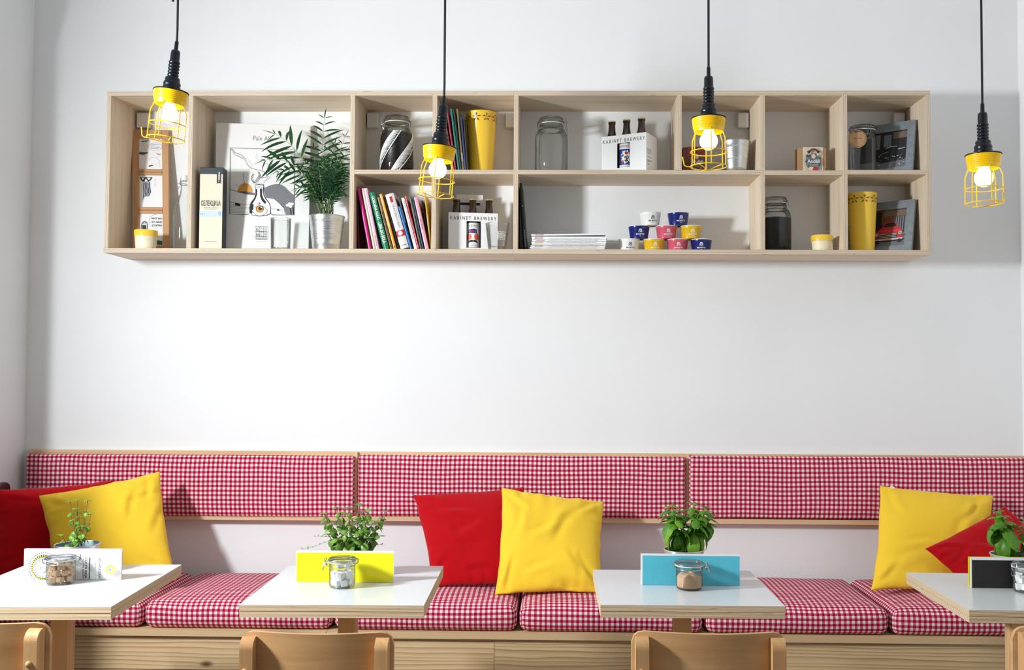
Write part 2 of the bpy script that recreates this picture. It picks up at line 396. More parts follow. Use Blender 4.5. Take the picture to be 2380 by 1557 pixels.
_tc = {}
def textgeo(s, bold=0.0, sp=1.0):
    k = (s, bold, sp)
    if k not in _tc:
        cu = bpy.data.curves.new('lettering', 'FONT'); cu.body = s; cu.size = 1; cu.resolution_u = 3; cu.offset = bold; cu.space_character = sp
        ob = bpy.data.objects.new('lettering', cu); me = ob.to_mesh()
        vs = [(p.co.x, p.co.y) for p in me.vertices]; fs = [tuple(p.vertices) for p in me.polygons]
        ob.to_mesh_clear(); bpy.data.objects.remove(ob); bpy.data.curves.remove(cu)
        _tc[k] = (vs, fs)
    return _tc[k]
class Print:
    """Flat printed marks laid on a surface; mp(u, v, h) gives the 3-D point, h = height above the surface."""
    def __init__(s, mp, ydown=False, lim=0): s.mp = mp; s.yd = ydown; s.lim = lim; s.mb = MB(); s.mats = []; s.k = 0
    def mi(s, m):
        if m not in s.mats: s.mats.append(m)
        return s.mats.index(m)
    def tris(s, vs, fs, m):
        h = 0.00035+0.00013*s.k; s.k += 1; i = s.mi(m)
        if s.lim:
            out = []; st = []
            for f in fs:
                for q in range(1, len(f)-1): st.append((vs[f[0]], vs[f[q]], vs[f[q+1]]))
            while st:
                a, b, c = st.pop(); e = [(math.dist(a, b), 0), (math.dist(b, c), 1), (math.dist(c, a), 2)]; L, w = max(e)
                if L <= s.lim: out.append((a, b, c)); continue
                if w == 1: a, b, c = b, c, a
                elif w == 2: a, b, c = c, a, b
                mdl = ((a[0]+b[0])/2, (a[1]+b[1])/2); st += [(a, mdl, c), (mdl, b, c)]
            vs = [p for t in out for p in t]; fs = [(3*q, 3*q+1, 3*q+2) for q in range(len(out))]
        s.mb.add([s.mp(u, v, h) for u, v in vs], fs, i); return s
    def poly(s, pts, m):
        pts = [tuple(p) for p in pts]
        return s.tris(pts, [tuple(t) for t in tessellate_polygon([[Vector((a, b, 0)) for a, b in pts]])], m)
    def rect(s, x0, y0, x1, y1, m): return s.tris([(x0, y0), (x1, y0), (x1, y1), (x0, y1)], [(0, 1, 2, 3)], m)
    def ell(s, cx, cy, rx, ry, m, n=28, a0=0, a1=360):
        full = a1-a0 >= 360; k = n if full else n+1
        pts = [(cx+rx*math.cos(math.radians(a0+(a1-a0)*i/n)), cy+ry*math.sin(math.radians(a0+(a1-a0)*i/n))) for i in range(k)]
        return s.poly(pts, m)
    def stroke(s, pts, w, m, closed=False):
        n = len(pts); vs = []; fs = []
        for i in range(n):
            a = pts[(i-1) % n] if (closed or i > 0) else pts[i]; b = pts[(i+1) % n] if (closed or i < n-1) else pts[i]
            dx, dy = b[0]-a[0], b[1]-a[1]; L = math.hypot(dx, dy) or 1
            nx, ny = -dy/L*w/2, dx/L*w/2; vs += [(pts[i][0]+nx, pts[i][1]+ny), (pts[i][0]-nx, pts[i][1]-ny)]
        for i in range(n if closed else n-1):
            j = (i+1) % n; fs.append((2*i, 2*i+1, 2*j+1, 2*j))
        return s.tris(vs, fs, m)
    def ring(s, cx, cy, rx, ry, w, m, n=32, dash=0):
        if not dash:
            return s.stroke([(cx+rx*math.cos(2*math.pi*i/n), cy+ry*math.sin(2*math.pi*i/n)) for i in range(n)], w, m, True)
        vs = []; fs = []
        for d in range(dash):
            a = 2*math.pi*d/dash; b = a+2*math.pi/dash*0.55; o = len(vs)
            for t, q in ((a, -w/2), (a, w/2), (b, w/2), (b, -w/2)): vs.append((cx+(rx+q)*math.cos(t), cy+(ry+q)*math.sin(t)))
            fs.append((o, o+1, o+2, o+3))
        return s.tris(vs, fs, m)
    def text(s, txt, x, y, size, m, ang=0, align='L', width=None, bold=0.0, sy=1.0, sp=1.0):
        vs, fs = textgeo(txt, bold, sp)
        if not vs: return s
        x0, x1 = min(v[0] for v in vs), max(v[0] for v in vs); sx = size
        if width: sx = width/(x1-x0)
        off = -x0*sx if align == 'L' else (-(x0+x1)/2*sx if align == 'C' else -x1*sx)
        ca, sa = math.cos(math.radians(ang)), math.sin(math.radians(ang)); out = []
        for a, b in vs:
            u = a*sx+off; w = b*size*sy
            if s.yd: out.append((x+u*ca+w*sa, y+u*sa-w*ca))
            else: out.append((x+u*ca-w*sa, y+u*sa+w*ca))
        return s.tris(out, fs, m)
    def build(s, name, parent, world=False): return s.mb.build(name, s.mats, parent, world)
def planemap(O, U, V):
    O, U, V = Vector(O), Vector(U).normalized(), Vector(V).normalized(); N = U.cross(V)
    return lambda u, v, h: O+U*u+V*v+N*h
def pxmap(O, N):
    N = N.normalized()
    if N.y > 0: N = -N
    return lambda u, v, h: PP(u, v, O+N*h, N)
def cylmap(R, z0, a0=-math.pi/2, taper=0.0):      # u metres round the surface from azimuth a0, v metres up from z0
    def f(u, v, h):
        r = R+taper*v+h; a = a0+u/R; return Vector((r*math.cos(a), r*math.sin(a), z0+v))
    return f
def struct(o): o['kind'] = 'structure'; return o
def copy_tree(o, loc=None, rot=None, label=None, parent=None):
    c = link(o.copy())
    if parent: c.parent = parent
    if loc is not None: c.location = loc
    if rot is not None: c.rotation_euler = rot
    if label: c['label'] = label
    for ch in list(o.children): copy_tree(ch, parent=c)
    return c
# ------------------------------------------------------------------ room
XL, XR, YF, ZC = -2.3345, 1.983, -4.9, 4.1
struct(MB().box(XL-0.2, XR+0.2, 0, 0.15, 0, ZC).build('wall_back', M['wall']))
struct(MB().box(XR, XR+0.15, YF, 0, 0, ZC).build('wall_right', M['wall']))
wy0, wy1, wz0, wz1 = -2.85, -0.92, H+0.02, H+1.15            # window opening in the left wall, outside the frame
wl = MB()
wl.box(XL-0.2, XL, wy1, 0, 0, ZC); wl.box(XL-0.2, XL, YF, wy0, 0, ZC)
wl.box(XL-0.2, XL, wy0, wy1, 0, wz0); wl.box(XL-0.2, XL, wy0, wy1, wz1, ZC)
struct(wl.build('wall_left', M['wall']))
w1 = MB()
for a, b, c, d in ((wy0, wy1, wz0, wz0+0.04), (wy0, wy1, wz1-0.04, wz1), (wy0, wy0+0.04, wz0+0.04, wz1-0.04), (wy1-0.04, wy1, wz0+0.04, wz1-0.04)):
    w1.box(XL-0.12, XL-0.06, a, b, c, d)
struct(w1.build('window_1', M['white']))
struct(MB().box(XL+0.001, XL+0.30, -1.35, -0.95, 0.001, 1.20).build('added_shade_block', M['darkwood']))   # unseen dark block, added left of the frame to shade the corner
struct(MB().box(XL-0.2, XR+0.2, YF, 0.15, ZC, ZC+0.1).build('ceiling', M['wall']))
struct(MB().box(XL-0.2, XR+0.2, YF, 0.15, -0.1, 0).build('floor', M['floor']))

# ------------------------------------------------------------------ wall shelf: two units
D = 0.2557; T = 0.0185
ZT = H+1.1614; ZB = H+0.4895; ZBT = ZB+T; ZM = H+0.8166; ZMT = ZM+T
XA, XB = -1.8835, 1.5082; XJ = -0.1739-T
BM = [M['birch'], M['ply']]
shl = thing('wall_shelf', 'long birch plywood wall shelf unit on the left, holding the palm and leaning books', 'shelf', (-1.04, 0, ZB))
shr = thing('wall_shelf', 'long birch plywood wall shelf unit on the right, holding paper cups and grey frames', 'shelf', (0.66, 0, ZB))
def sb(par, name, x0, x1, z0, z1, grain):
    return board(name, x0, x1, -D, 0, z0, z1, par, BM, grain)
sb(shl, 'top_board', XA, XJ-0.0006, ZT-T, ZT, 'x'); sb(shl, 'bottom_board', XA-0.004, XJ-0.0006, ZB, ZBT, 'x')
sb(shl, 'side_panel', XA, -1.8663, ZBT, ZT-T, 'z')
sb(shl, 'divider', -1.5226-T, -1.5226, ZBT, ZT-T, 'z'); sb(shl, 'divider', -0.8493-T, -0.8493, ZBT, ZT-T, 'z')
sb(shl, 'shelf_board', -0.8493, XJ-0.0006, ZM, ZMT, 'x')
xd = P(1015.5, 300, -D).x
sb(shl, 'divider', xd-T, xd, ZMT, ZT-T, 'z'); xd2 = P(1013, 500, -D).x; sb(shl, 'divider', xd2-T, xd2, ZBT, ZM, 'z')
sb(shr, 'top_board', XJ, XB, ZT-T, ZT, 'x'); sb(shr, 'bottom_board', XJ, XB, ZB, ZBT, 'x')
sb(shr, 'side_panel', XJ, XJ+T, ZBT, ZT-T, 'z'); sb(shr, 'side_panel', 1.4914, 1.4914+T-0.002, ZBT, ZT-T, 'z')
sb(shr, 'divider', 0.8176, 0.8176+T, ZBT, ZT-T, 'z'); xe = P(1959.5, 400, -D).x; sb(shr, 'divider', xe, xe+T, ZBT, ZT-T, 'z')
sb(shr, 'shelf_board', XJ+T, 0.8176, ZM, ZMT, 'x'); sb(shr, 'shelf_board', 0.8176+T, xe, ZM-0.0015, ZMT-0.0015, 'x')
sb(shr, 'shelf_board', xe+T, 1.4914, ZM+0.001, ZMT+0.001, 'x')
sb(shr, 'divider', 0.4782, 0.4782+T, ZMT, ZT-T, 'z')
for par, px, w in ((shl, 331, 27), (shl, 865, 24), (shl, 1191, 24), (shr, 1728, 25), (shr, 2091, 26)):
    a = P(px-w/2, 262, -0.03); b = P(px+w/2, 296, -0.03)
    if par is shl and px == 1191: b.x = XJ-0.002; a.x = b.x-0.045
    MB().box(a.x, b.x, -0.03, -0.0005, b.z, a.z).build('mounting_bracket', M['white'], par, True, bevel=0.003)

# ------------------------------------------------------------------ bench and its backrest
zs = H-0.957
bench = thing('bench', 'long pine bench base along the back wall under the checked seat cushions', 'bench', (-0.17, -0.3, 0))
WM = [M['pine'], M['tply']]
xj = P(758, 1476, -0.62).x
xs_ = [XL+0.003, xj, 0.62, XR-0.003]
for a, b in zip(xs_[:-1], xs_[1:]):
    board('seat_board', a+0.001, b-0.001, -0.62, -0.002, zs-0.022, zs, bench, [M['pine'], M['pine']], 'x')
z = zs-0.026; k = 0
while z > 0.05:
    h = min(0.122, z-0.012); off = (0.0, 0.35, -0.3)[k % 3]; k += 1
    seg = [XL+0.003, xj+0.62+off*0.5, XR-0.003]
    for a, b in zip(seg[:-1], seg[1:]):
        board('front_plank', a+0.0008, b-0.0008, -0.604, -0.578, z-h, z-0.001, bench, [M['pine'], M['pine']], 'x')
    z -= h+0.002
for x in (XL+0.02, -0.9, 0.6, XR-0.02): board('support_panel', x-0.012, x+0.012, -0.57, -0.02, 0.002, zs-0.023, bench, [M['pine'], M['pine']], 'y')
zr0, zr1 = H-0.632, H-0.342
br = thing('banquette_board', 'long pale wood backrest board fixed to the wall behind the checked back cushions', 'backrest', (-0.17, 0, zr0))
board('back_board', XL+0.03, XR-0.003, -0.022, -0.0005, zr0, zr1, br, [M['railwood'], M['railwood']], 'x')
for px in (826.5, 1598.5):
    c = P(px, 1130, -0.035).x
    board('spacer_strip', c-0.006, c+0.006, -0.034, -0.0225, zr0+0.001, zr1-0.001, br, [M['railwood'], M['railwood']], 'z')
board('lower_rail', XL+0.03, XR-0.003, -0.05, -0.0225, zr0-0.002, zr0+0.018, br, [M['railwood'], M['railwood']], 'x')

def back_deform(sx, sz, sy):
    def f(p):
        if p.y < 0:
            k = (1-(2*p.x/sx)**6)*(1-(2*p.z/sz)**4); p = p.copy()
            p.y -= 0.012*max(0, k)+0.0015*noise.noise(Vector((p.x*9, 0, p.z*9)))
            p.z += 0.0012*noise.noise(Vector((p.x*7, 3, p.z*5)))
        return p
    return f
labs = ['long red and white checked back cushion on the left, behind the leftmost yellow pillow',
        'long red and white checked back cushion in the middle, behind the bright red pillow',
        'long red and white checked back cushion on the right, meeting the right wall']
for i, (pa, pb) in enumerate(((57.5, 821.5), (831, 1594), (1603, 2391))):
    a = P(pa, 1130, -0.06).x; b = min(P(pb, 1130, -0.06).x, XR-0.006)
    zt = P((pa+pb)/2, 1057.5+2.5*i, -0.06).z; zb = P((pa+pb)/2, 1200+4*i, -0.062).z
    mb = roundbox(b-a, 0.034, zt-zb, 0.011, 0.03, back_deform(b-a, zt-zb, 0.034), ((a+b)/2, 0, (zt+zb)/2), uo=(i*0.37, i*0.007))
    o = mb.build('back_cushion', M['gingham'], None, sharp=80); o.location = (0, -0.0405, 0)
    tag(o, labs[i], 'cushion', 'checked back cushions')
def seat_deform(sx, sy, sz, seed):
    def f(p):
        p = p.copy(); k = max(0, (1-(2*p.x/sx)**4)*(1-(2*p.y/sy)**4))
        if p.z > 0: p.z += 0.012*k+0.003*noise.noise(Vector((p.x*6+seed, p.y*6, 0)))
        if p.y < -sy/2+0.06:
            e = 1-abs(p.z)/(sz/2); p.y -= 0.012*e*max(0, 1-(2*p.x/sx)**6)
        e = max(0, 1-abs(p.z)/(sz/2)); p.x += math.copysign(0.006*e, p.x) if abs(p.x) > sx/2-0.04 else 0
        return p
    return f
xb = [XL+0.012]+[P(q, 1430, -0.6).x for q in (331, 773, 1204, 1637, 2070)]+[XR-0.008]
cl = ['checked seat cushion under the leftmost table, against the left wall', 'checked seat cushion between the leftmost table and the yellow-card table',
      'checked seat cushion below the bright red pillow', 'checked seat cushion below the middle yellow pillow, behind the blue-card table',
      'checked seat cushion to the right of the blue-card table, left bare', 'checked seat cushion under the right yellow pillow, by the right wall']
for i in range(6):
    a, b = xb[i]+0.008, xb[i+1]-0.008; sz = 0.098; sy = 0.56
    mb = roundbox(b-a, sy, sz, 0.03, 0.03, seat_deform(b-a, sy, sz, i*3.1), (0, 0, 0), uo=(i*0.213, i*0.004))
    o = mb.build('seat_cushion', M['gingham'], None, sharp=80); o.location = ((a+b)/2, -0.325, zs+sz/2+0.0008)
    tag(o, cl[i], 'cushion', 'checked seat cushions')
    # corner seams

# ------------------------------------------------------------------ pillows
def pillow_mesh(c, T_=0.06, seed=0, n=50, pinch=0.05, wr=0.006, back=0.6):
    """c: the four corners TL, TR, BR, BL as world points; returns an MB in world coordinates."""
    TL, TR, BR, BL = c; N = ((TR-TL)+(BR-BL)).cross((BL-TL)+(BR-TR)).normalized()
    if N.y > 0: N = -N
    rr = random.Random(int(seed*10)); mb = MB(); vs = []; ids = {}
    cre = []
    for q in range(6):      # soft creases: start, direction, length, width, depth
        a = rr.uniform(0, 6.28); s0, t0 = rr.uniform(-0.8, 0.8), rr.uniform(-0.85, 0.7)
        cre.append((s0, t0, math.cos(a), math.sin(a), rr.uniform(0.35, 0.8), rr.uniform(0.05, 0.09), rr.uniform(0.35, 0.8)))
    for sx, sy in ((-1, 1), (1, 1), (1, -1), (-1, -1)):      # pull lines running in from the corners
        a = math.atan2(-sy, -sx)+rr.uniform(-0.4, 0.4); cre.append((sx*0.86, sy*0.86, math.cos(a), math.sin(a), rr.uniform(0.35, 0.6), 0.06, 0.6))
    def pt(i, j, sd):
        s, t = -1+2*i/n, -1+2*j/n
        s2 = math.sin(s*math.pi/2)*0.45+s*0.55; t2 = math.sin(t*math.pi/2)*0.45+t*0.55
        es, et = abs(s2)**6, abs(t2)**6
        a = s2*(1-pinch*(1-t2*t2)*abs(s2))+0.022*es*math.copysign(1, s2)*noise.noise(Vector((seed+math.copysign(3, s2), t2*3.2, 1)))*(1-t2**4)
        b = t2*(1-pinch*(1-s2*s2)*abs(t2))+0.022*et*math.copysign(1, t2)*noise.noise(Vector((s2*3.2, seed+math.copysign(5, t2), 2)))*(1-s2**4)
        p = (TL*(1-a)*(1+b)+TR*(1+a)*(1+b)+BR*(1+a)*(1-b)+BL*(1-a)*(1-b))/4
        h = T_*(max(0, 1-abs(s2)**2.4)*max(0, 1-abs(t2)**2.4))**0.5
        if sd: return p-N*h*back
        w = 1.1*noise.noise(Vector((s2*1.5+seed, t2*1.5, 0)))
        for s0, t0, dx, dy, L, W_, A in cre:
            u = (s2-s0)*dx+(t2-t0)*dy; v = -(s2-s0)*dy+(t2-t0)*dx+0.06*math.sin(u*5+seed)
            if -0.1 < u < L+0.1:
                f = math.sin(math.pi*min(1, max(0, (u+0.1)/(L+0.2)))); q = v/W_
                w += A*f*(-1.6*math.exp(-q*q)+1.5*math.exp(-(q-1.7)**2/1.8))
        g = noise.noise(Vector((seed+7, s2*7, math.copysign(2, t2))))*abs(t2)**5+noise.noise(Vector((t2*7, seed+3, math.copysign(4, s2))))*abs(s2)**5
        lim = min(1, h/0.018)
        return p+N*(h+(wr*w+0.010*g)*lim)
    for sd in (0, 1):
        for i in range(n+1):
            for j in range(n+1):
                if sd == 1 and (i in (0, n) or j in (0, n)): ids[(1, i, j)] = ids[(0, i, j)]; continue
                ids[(sd, i, j)] = len(vs); vs.append(pt(i, j, sd))
    fs = []
    for sd in (0, 1):
        for i in range(n):
            for j in range(n):
                q = [ids[(sd, i, j)], ids[(sd, i+1, j)], ids[(sd, i+1, j+1)], ids[(sd, i, j+1)]]
                fs.append(q if sd == 0 else q[::-1])
    return mb.add(vs, fs, 0, None, True)
def pillow(label, matl, pts, seed, **kw):
    c = [P(x, y, Y) for x, y, Y in pts]; ctr = sum(c, Vector())/4
    mb = pillow_mesh(c, seed=seed, **kw); mb.v = [p-ctr for p in mb.v]
    o = mb.build('pillow', M[matl], None, sharp=180); o.location = ctr
    return tag(o, label, 'pillow')
pillow('dark red pillow in the shade of the left corner, behind the left yellow pillow', 'redcloth', [(-8, 1138, -0.42), (262, 1116, -0.125), (268, 1343, -0.27), (-14, 1352, -0.50)], 1.3, T_=0.05)
pillow('yellow pillow tilted to the left, behind the leftmost table', 'yellowcloth', [(90, 1152, -0.43), (372, 1095, -0.20), (410, 1349, -0.42), (128, 1362, -0.56)], 2.1, T_=0.06)
pillow('bright red pillow leaning behind the middle yellow pillow', 'redcloth', [(960, 1150, -0.115), (1219, 1131, -0.12), (1214, 1364, -0.36), (1006, 1364, -0.36)], 4.7, T_=0.05)
pillow('yellow pillow in the middle, in front of the bright red pillow', 'yellowcloth', [(1166, 1133, -0.21), (1404, 1166, -0.17), (1398, 1378, -0.46), (1150, 1383, -0.46)], 8.2, T_=0.062, wr=0.008)
yp = pillow('yellow pillow on the right with a small white care tag at its top edge', 'yellowcloth', [(2045, 1128, -0.115), (2309, 1151, -0.115), (2300, 1374, -0.38), (2024, 1372, -0.41)], 6.4, T_=0.055)
ct = P(2072, 1136, -0.13)-yp.location
MB().box(ct.x-0.009, ct.x+0.009, ct.y-0.0006, ct.y+0.0006, ct.z-0.012, ct.z+0.012, T=Matrix.Translation(ct) @ Matrix.Rotation(0.5, 4, 'Y') @ Matrix.Translation(-ct)).build('care_tag', M['white'], yp)
pillow('small red pillow standing on its corner in front of the right yellow pillow', 'redcloth', [(2150, 1275, -0.42), (2336, 1176, -0.29), (2462, 1290, -0.33), (2268, 1392, -0.50)], 9.9, T_=0.045, back=0.5)
# rounded dark red bolster end showing at the left edge, standing between the left wall and the pillow
bt = P(6, 1119, -0.22).z; bx1 = P(17, 1130, -0.22).x; bx0 = XL+0.002; bz = zs+0.104
o = roundbox(bx1-bx0, 0.12, bt-bz, 0.028, 0.03).build('bolster', M['maroon'], None, sharp=180)
o.location = ((bx0+bx1)/2, -0.235, (bt+bz)/2); tag(o, 'shiny dark maroon rounded bolster end at the left edge above the dark red pillow', 'bolster')
# ------------------------------------------------------------------ tables
def table(label, cx, cy, w, d, rz, ppx):
    t = thing('cafe_table', label, 'table', (cx, cy, 0), (0, 0, math.radians(rz)), 'white cafe tables along the bench')
    zt = H-0.63; x0, x1, y0, y1 = -w/2, w/2, -d/2, d/2
    TM = [M['birch'], M['tply']]
    board('table_board', x0, x1, y0, y1, zt-0.0172, zt-0.0012, t, TM, 'x', False)
    board('lower_board', x0+0.0005, x1-0.0005, y0+0.0008, y1-0.0008, zt-0.0345, zt-0.0182, t, TM, 'x', False)
    MB().box(x0, x1, y0, y1, zt-0.0012, zt).build('laminate_top', M['laminate'], t)
    px = P(ppx, 1460, cy).x-cx
    board('post', px-0.025, px+0.025, -0.025, 0.025, 0.03, zt-0.035, t, [M['pinepost'], M['pinepost']], 'z', False, bevel=0.003)
    board('foot', px-0.2, px+0.2, -0.035, 0.035, 0, 0.03, t, [M['pinepost'], M['pinepost']], 'x', False, bevel=0.004)
    board('foot', px-0.035, px+0.035, -0.24, -0.0352, 0, 0.03, t, [M['pinepost'], M['pinepost']], 'y', False, bevel=0.004)
    board('foot', px-0.035, px+0.035, 0.0352, 0.24, 0, 0.03, t, [M['pinepost'], M['pinepost']], 'y', False, bevel=0.004)
    return t
ZTAB = H-0.63
t1 = table('white cafe table at the left edge, holding the card printed COSTA RICA', -1.464, -1.370, 0.5, 0.588, 3.3, 146)
t2 = table('white cafe table with the plain yellow card and the white sugar jar', -0.6205, -1.330, 0.50, 0.552, 1.2, 809)
t3 = table('white cafe table with the turquoise card and the big-leaved basil', 0.3635, -1.327, 0.503, 0.487, 0.5, 1585)
t4 = table('white cafe table cut by the right edge, with the black card', 1.359, -1.342, 0.505, 0.503, -0.6, 2364)

# ------------------------------------------------------------------ chairs
def chair(label, pcx, ptop, Y, rz=0):
    c = P(pcx, ptop, Y); t = thing('chair', label, 'chair', (c.x, Y, 0), (0, 0, math.radians(rz)), 'beech plywood chairs')
    zt = c.z; zb_ = zt-0.2; W = 0.181
    mb = MB(); n = 20; rows = [0, 0.3, 0.6, 0.85, 0.94, 0.98, 1.0]; vs = []; fs = []; uv = []
    def by(x): return 0.034*(x/W)**2-0.022
    for k, (off) in enumerate((0.0, 0.011)):
        for i in range(n+1):
            s = -1+2*i/n
            for r in rows:
                zz = zb_+(zt-zb_)*r; rc = 0.03; wl_ = W
                if zt-zz < rc: wl_ = W-rc+math.sqrt(max(0, rc*rc-(rc-(zt-zz))**2))
                if zz-zb_ < rc: wl_ = W-rc+math.sqrt(max(0, rc*rc-(rc-(zz-zb_))**2))
                x = s*wl_; vs.append((x, by(x)+off, zz))
    m = len(rows)
    def idx(k, i, j): return k*(n+1)*m+i*m+j
    for k in (0, 1):
        for i in range(n):
            for j in range(m-1):
                q = [idx(k, i, j), idx(k, i+1, j), idx(k, i+1, j+1), idx(k, i, j+1)]
                fs.append(q if k == 0 else q[::-1])
    rim = [(i, 0) for i in range(n)]+[(n, j) for j in range(m-1)]+[(i, m-1) for i in range(n, 0, -1)]+[(0, j) for j in range(m-1, 0, -1)]
    for a, b in zip(rim, rim[1:]+rim[:1]): fs.append([idx(0, *b), idx(0, *a), idx(1, *a), idx(1, *b)])
    u0 = random.uniform(0, 5)
    mb.add(vs, fs, 0, [[(u0+vs[q][0], vs[q][2]) for q in f] for f in fs], True)
    mb.build('backrest', M['beech'], t, sharp=50)
    for sd in (-1, 1):
        x0 = sd*0.158; y1 = by(0.158)-0.0008
        def rod(z):    # the rear post leans back slightly towards the top
            return y1-0.012+(zt-z)*0.0
        prof = [(y1, zb_-0.35), (y1, zt-0.012)]+[(y1-0.034+0.026*(1-math.sin(math.radians(a_))) if a_ > 0 else y1-0.034+0.026, 0) for a_ in ()]+[(y1-0.008-0.026*math.sin(math.radians(a_)), zt-0.036+0.026*math.cos(math.radians(a_))) for a_ in range(0, 91, 10)]+[(y1-0.034, zb_-0.35)]
        me = MB(); me.extrude([(x0-0.0155, y, z) for y, z in prof], (0.031, 0, 0))
        me.uv = [[(u0+me.v[q][2], me.v[q][0]+me.v[q][1]) for q in f] for f in me.f]
        post = me.build('back_post', M['beechdark'], t, bevel=0.006, bseg=3)
        pl = MB(); T2 = Matrix.Translation((x0-0.002, y1-0.034, zt-0.085)) @ Matrix.Rotation(math.pi/2, 4, 'X')
        pl.lathe([(0.0075, -0.004), (0.0075, 0.002), (0.0062, 0.0042), (0.0035, 0.0055), (0, 0.006)], 14); pl.v = [T2 @ p for p in pl.v]
        pl.build('dowel_plug', M['beech'], post)
        zl = zb_-0.35
        leg = MB(); leg.box(x0-0.0155, x0+0.0155, y1-0.034, y1, 0, zl-0.0005); leg.uv = [[(u0+leg.v[q][2], leg.v[q][0]+leg.v[q][1]) for q in f] for f in leg.f]
        leg.build('rear_leg', M['beechdark'], t, bevel=0.004)
        fl = MB(); fl.box(x0-0.0155, x0+0.0155, 0.345, 0.379, 0, 0.405); fl.uv = [[(u0+fl.v[q][2], fl.v[q][0]+fl.v[q][1]) for q in f] for f in fl.f]
        fl.build('front_leg', M['beechdark'], t, bevel=0.004)
        rl = MB(); rl.box(x0-0.010, x0+0.010, y1+0.0005, 0.3445, 0.36, 0.404); rl.uv = [[(u0+rl.v[q][1], rl.v[q][2]) for q in f] for f in rl.f]
        rl.build('side_rail', M['beechdark'], t, bevel=0.003)
    st = roundbox(0.37, 0.37, 0.014, 0.006, 0.06, None, (0, 0.205, 0.4125)); st.build('seat', M['beech'], t)
    return t
chair('beech plywood chair at the left edge, drawn up to the leftmost table', -68, 1446, -2.02, -1)
chair('beech plywood chair in front of the table with the yellow card', 736, 1469, -1.95)
chair('beech plywood chair in front of the table with the turquoise card', 1648, 1469, -1.95)
chair('beech plywood chair at the right edge, only its back post showing', 2540, 1457, -1.97, 2)

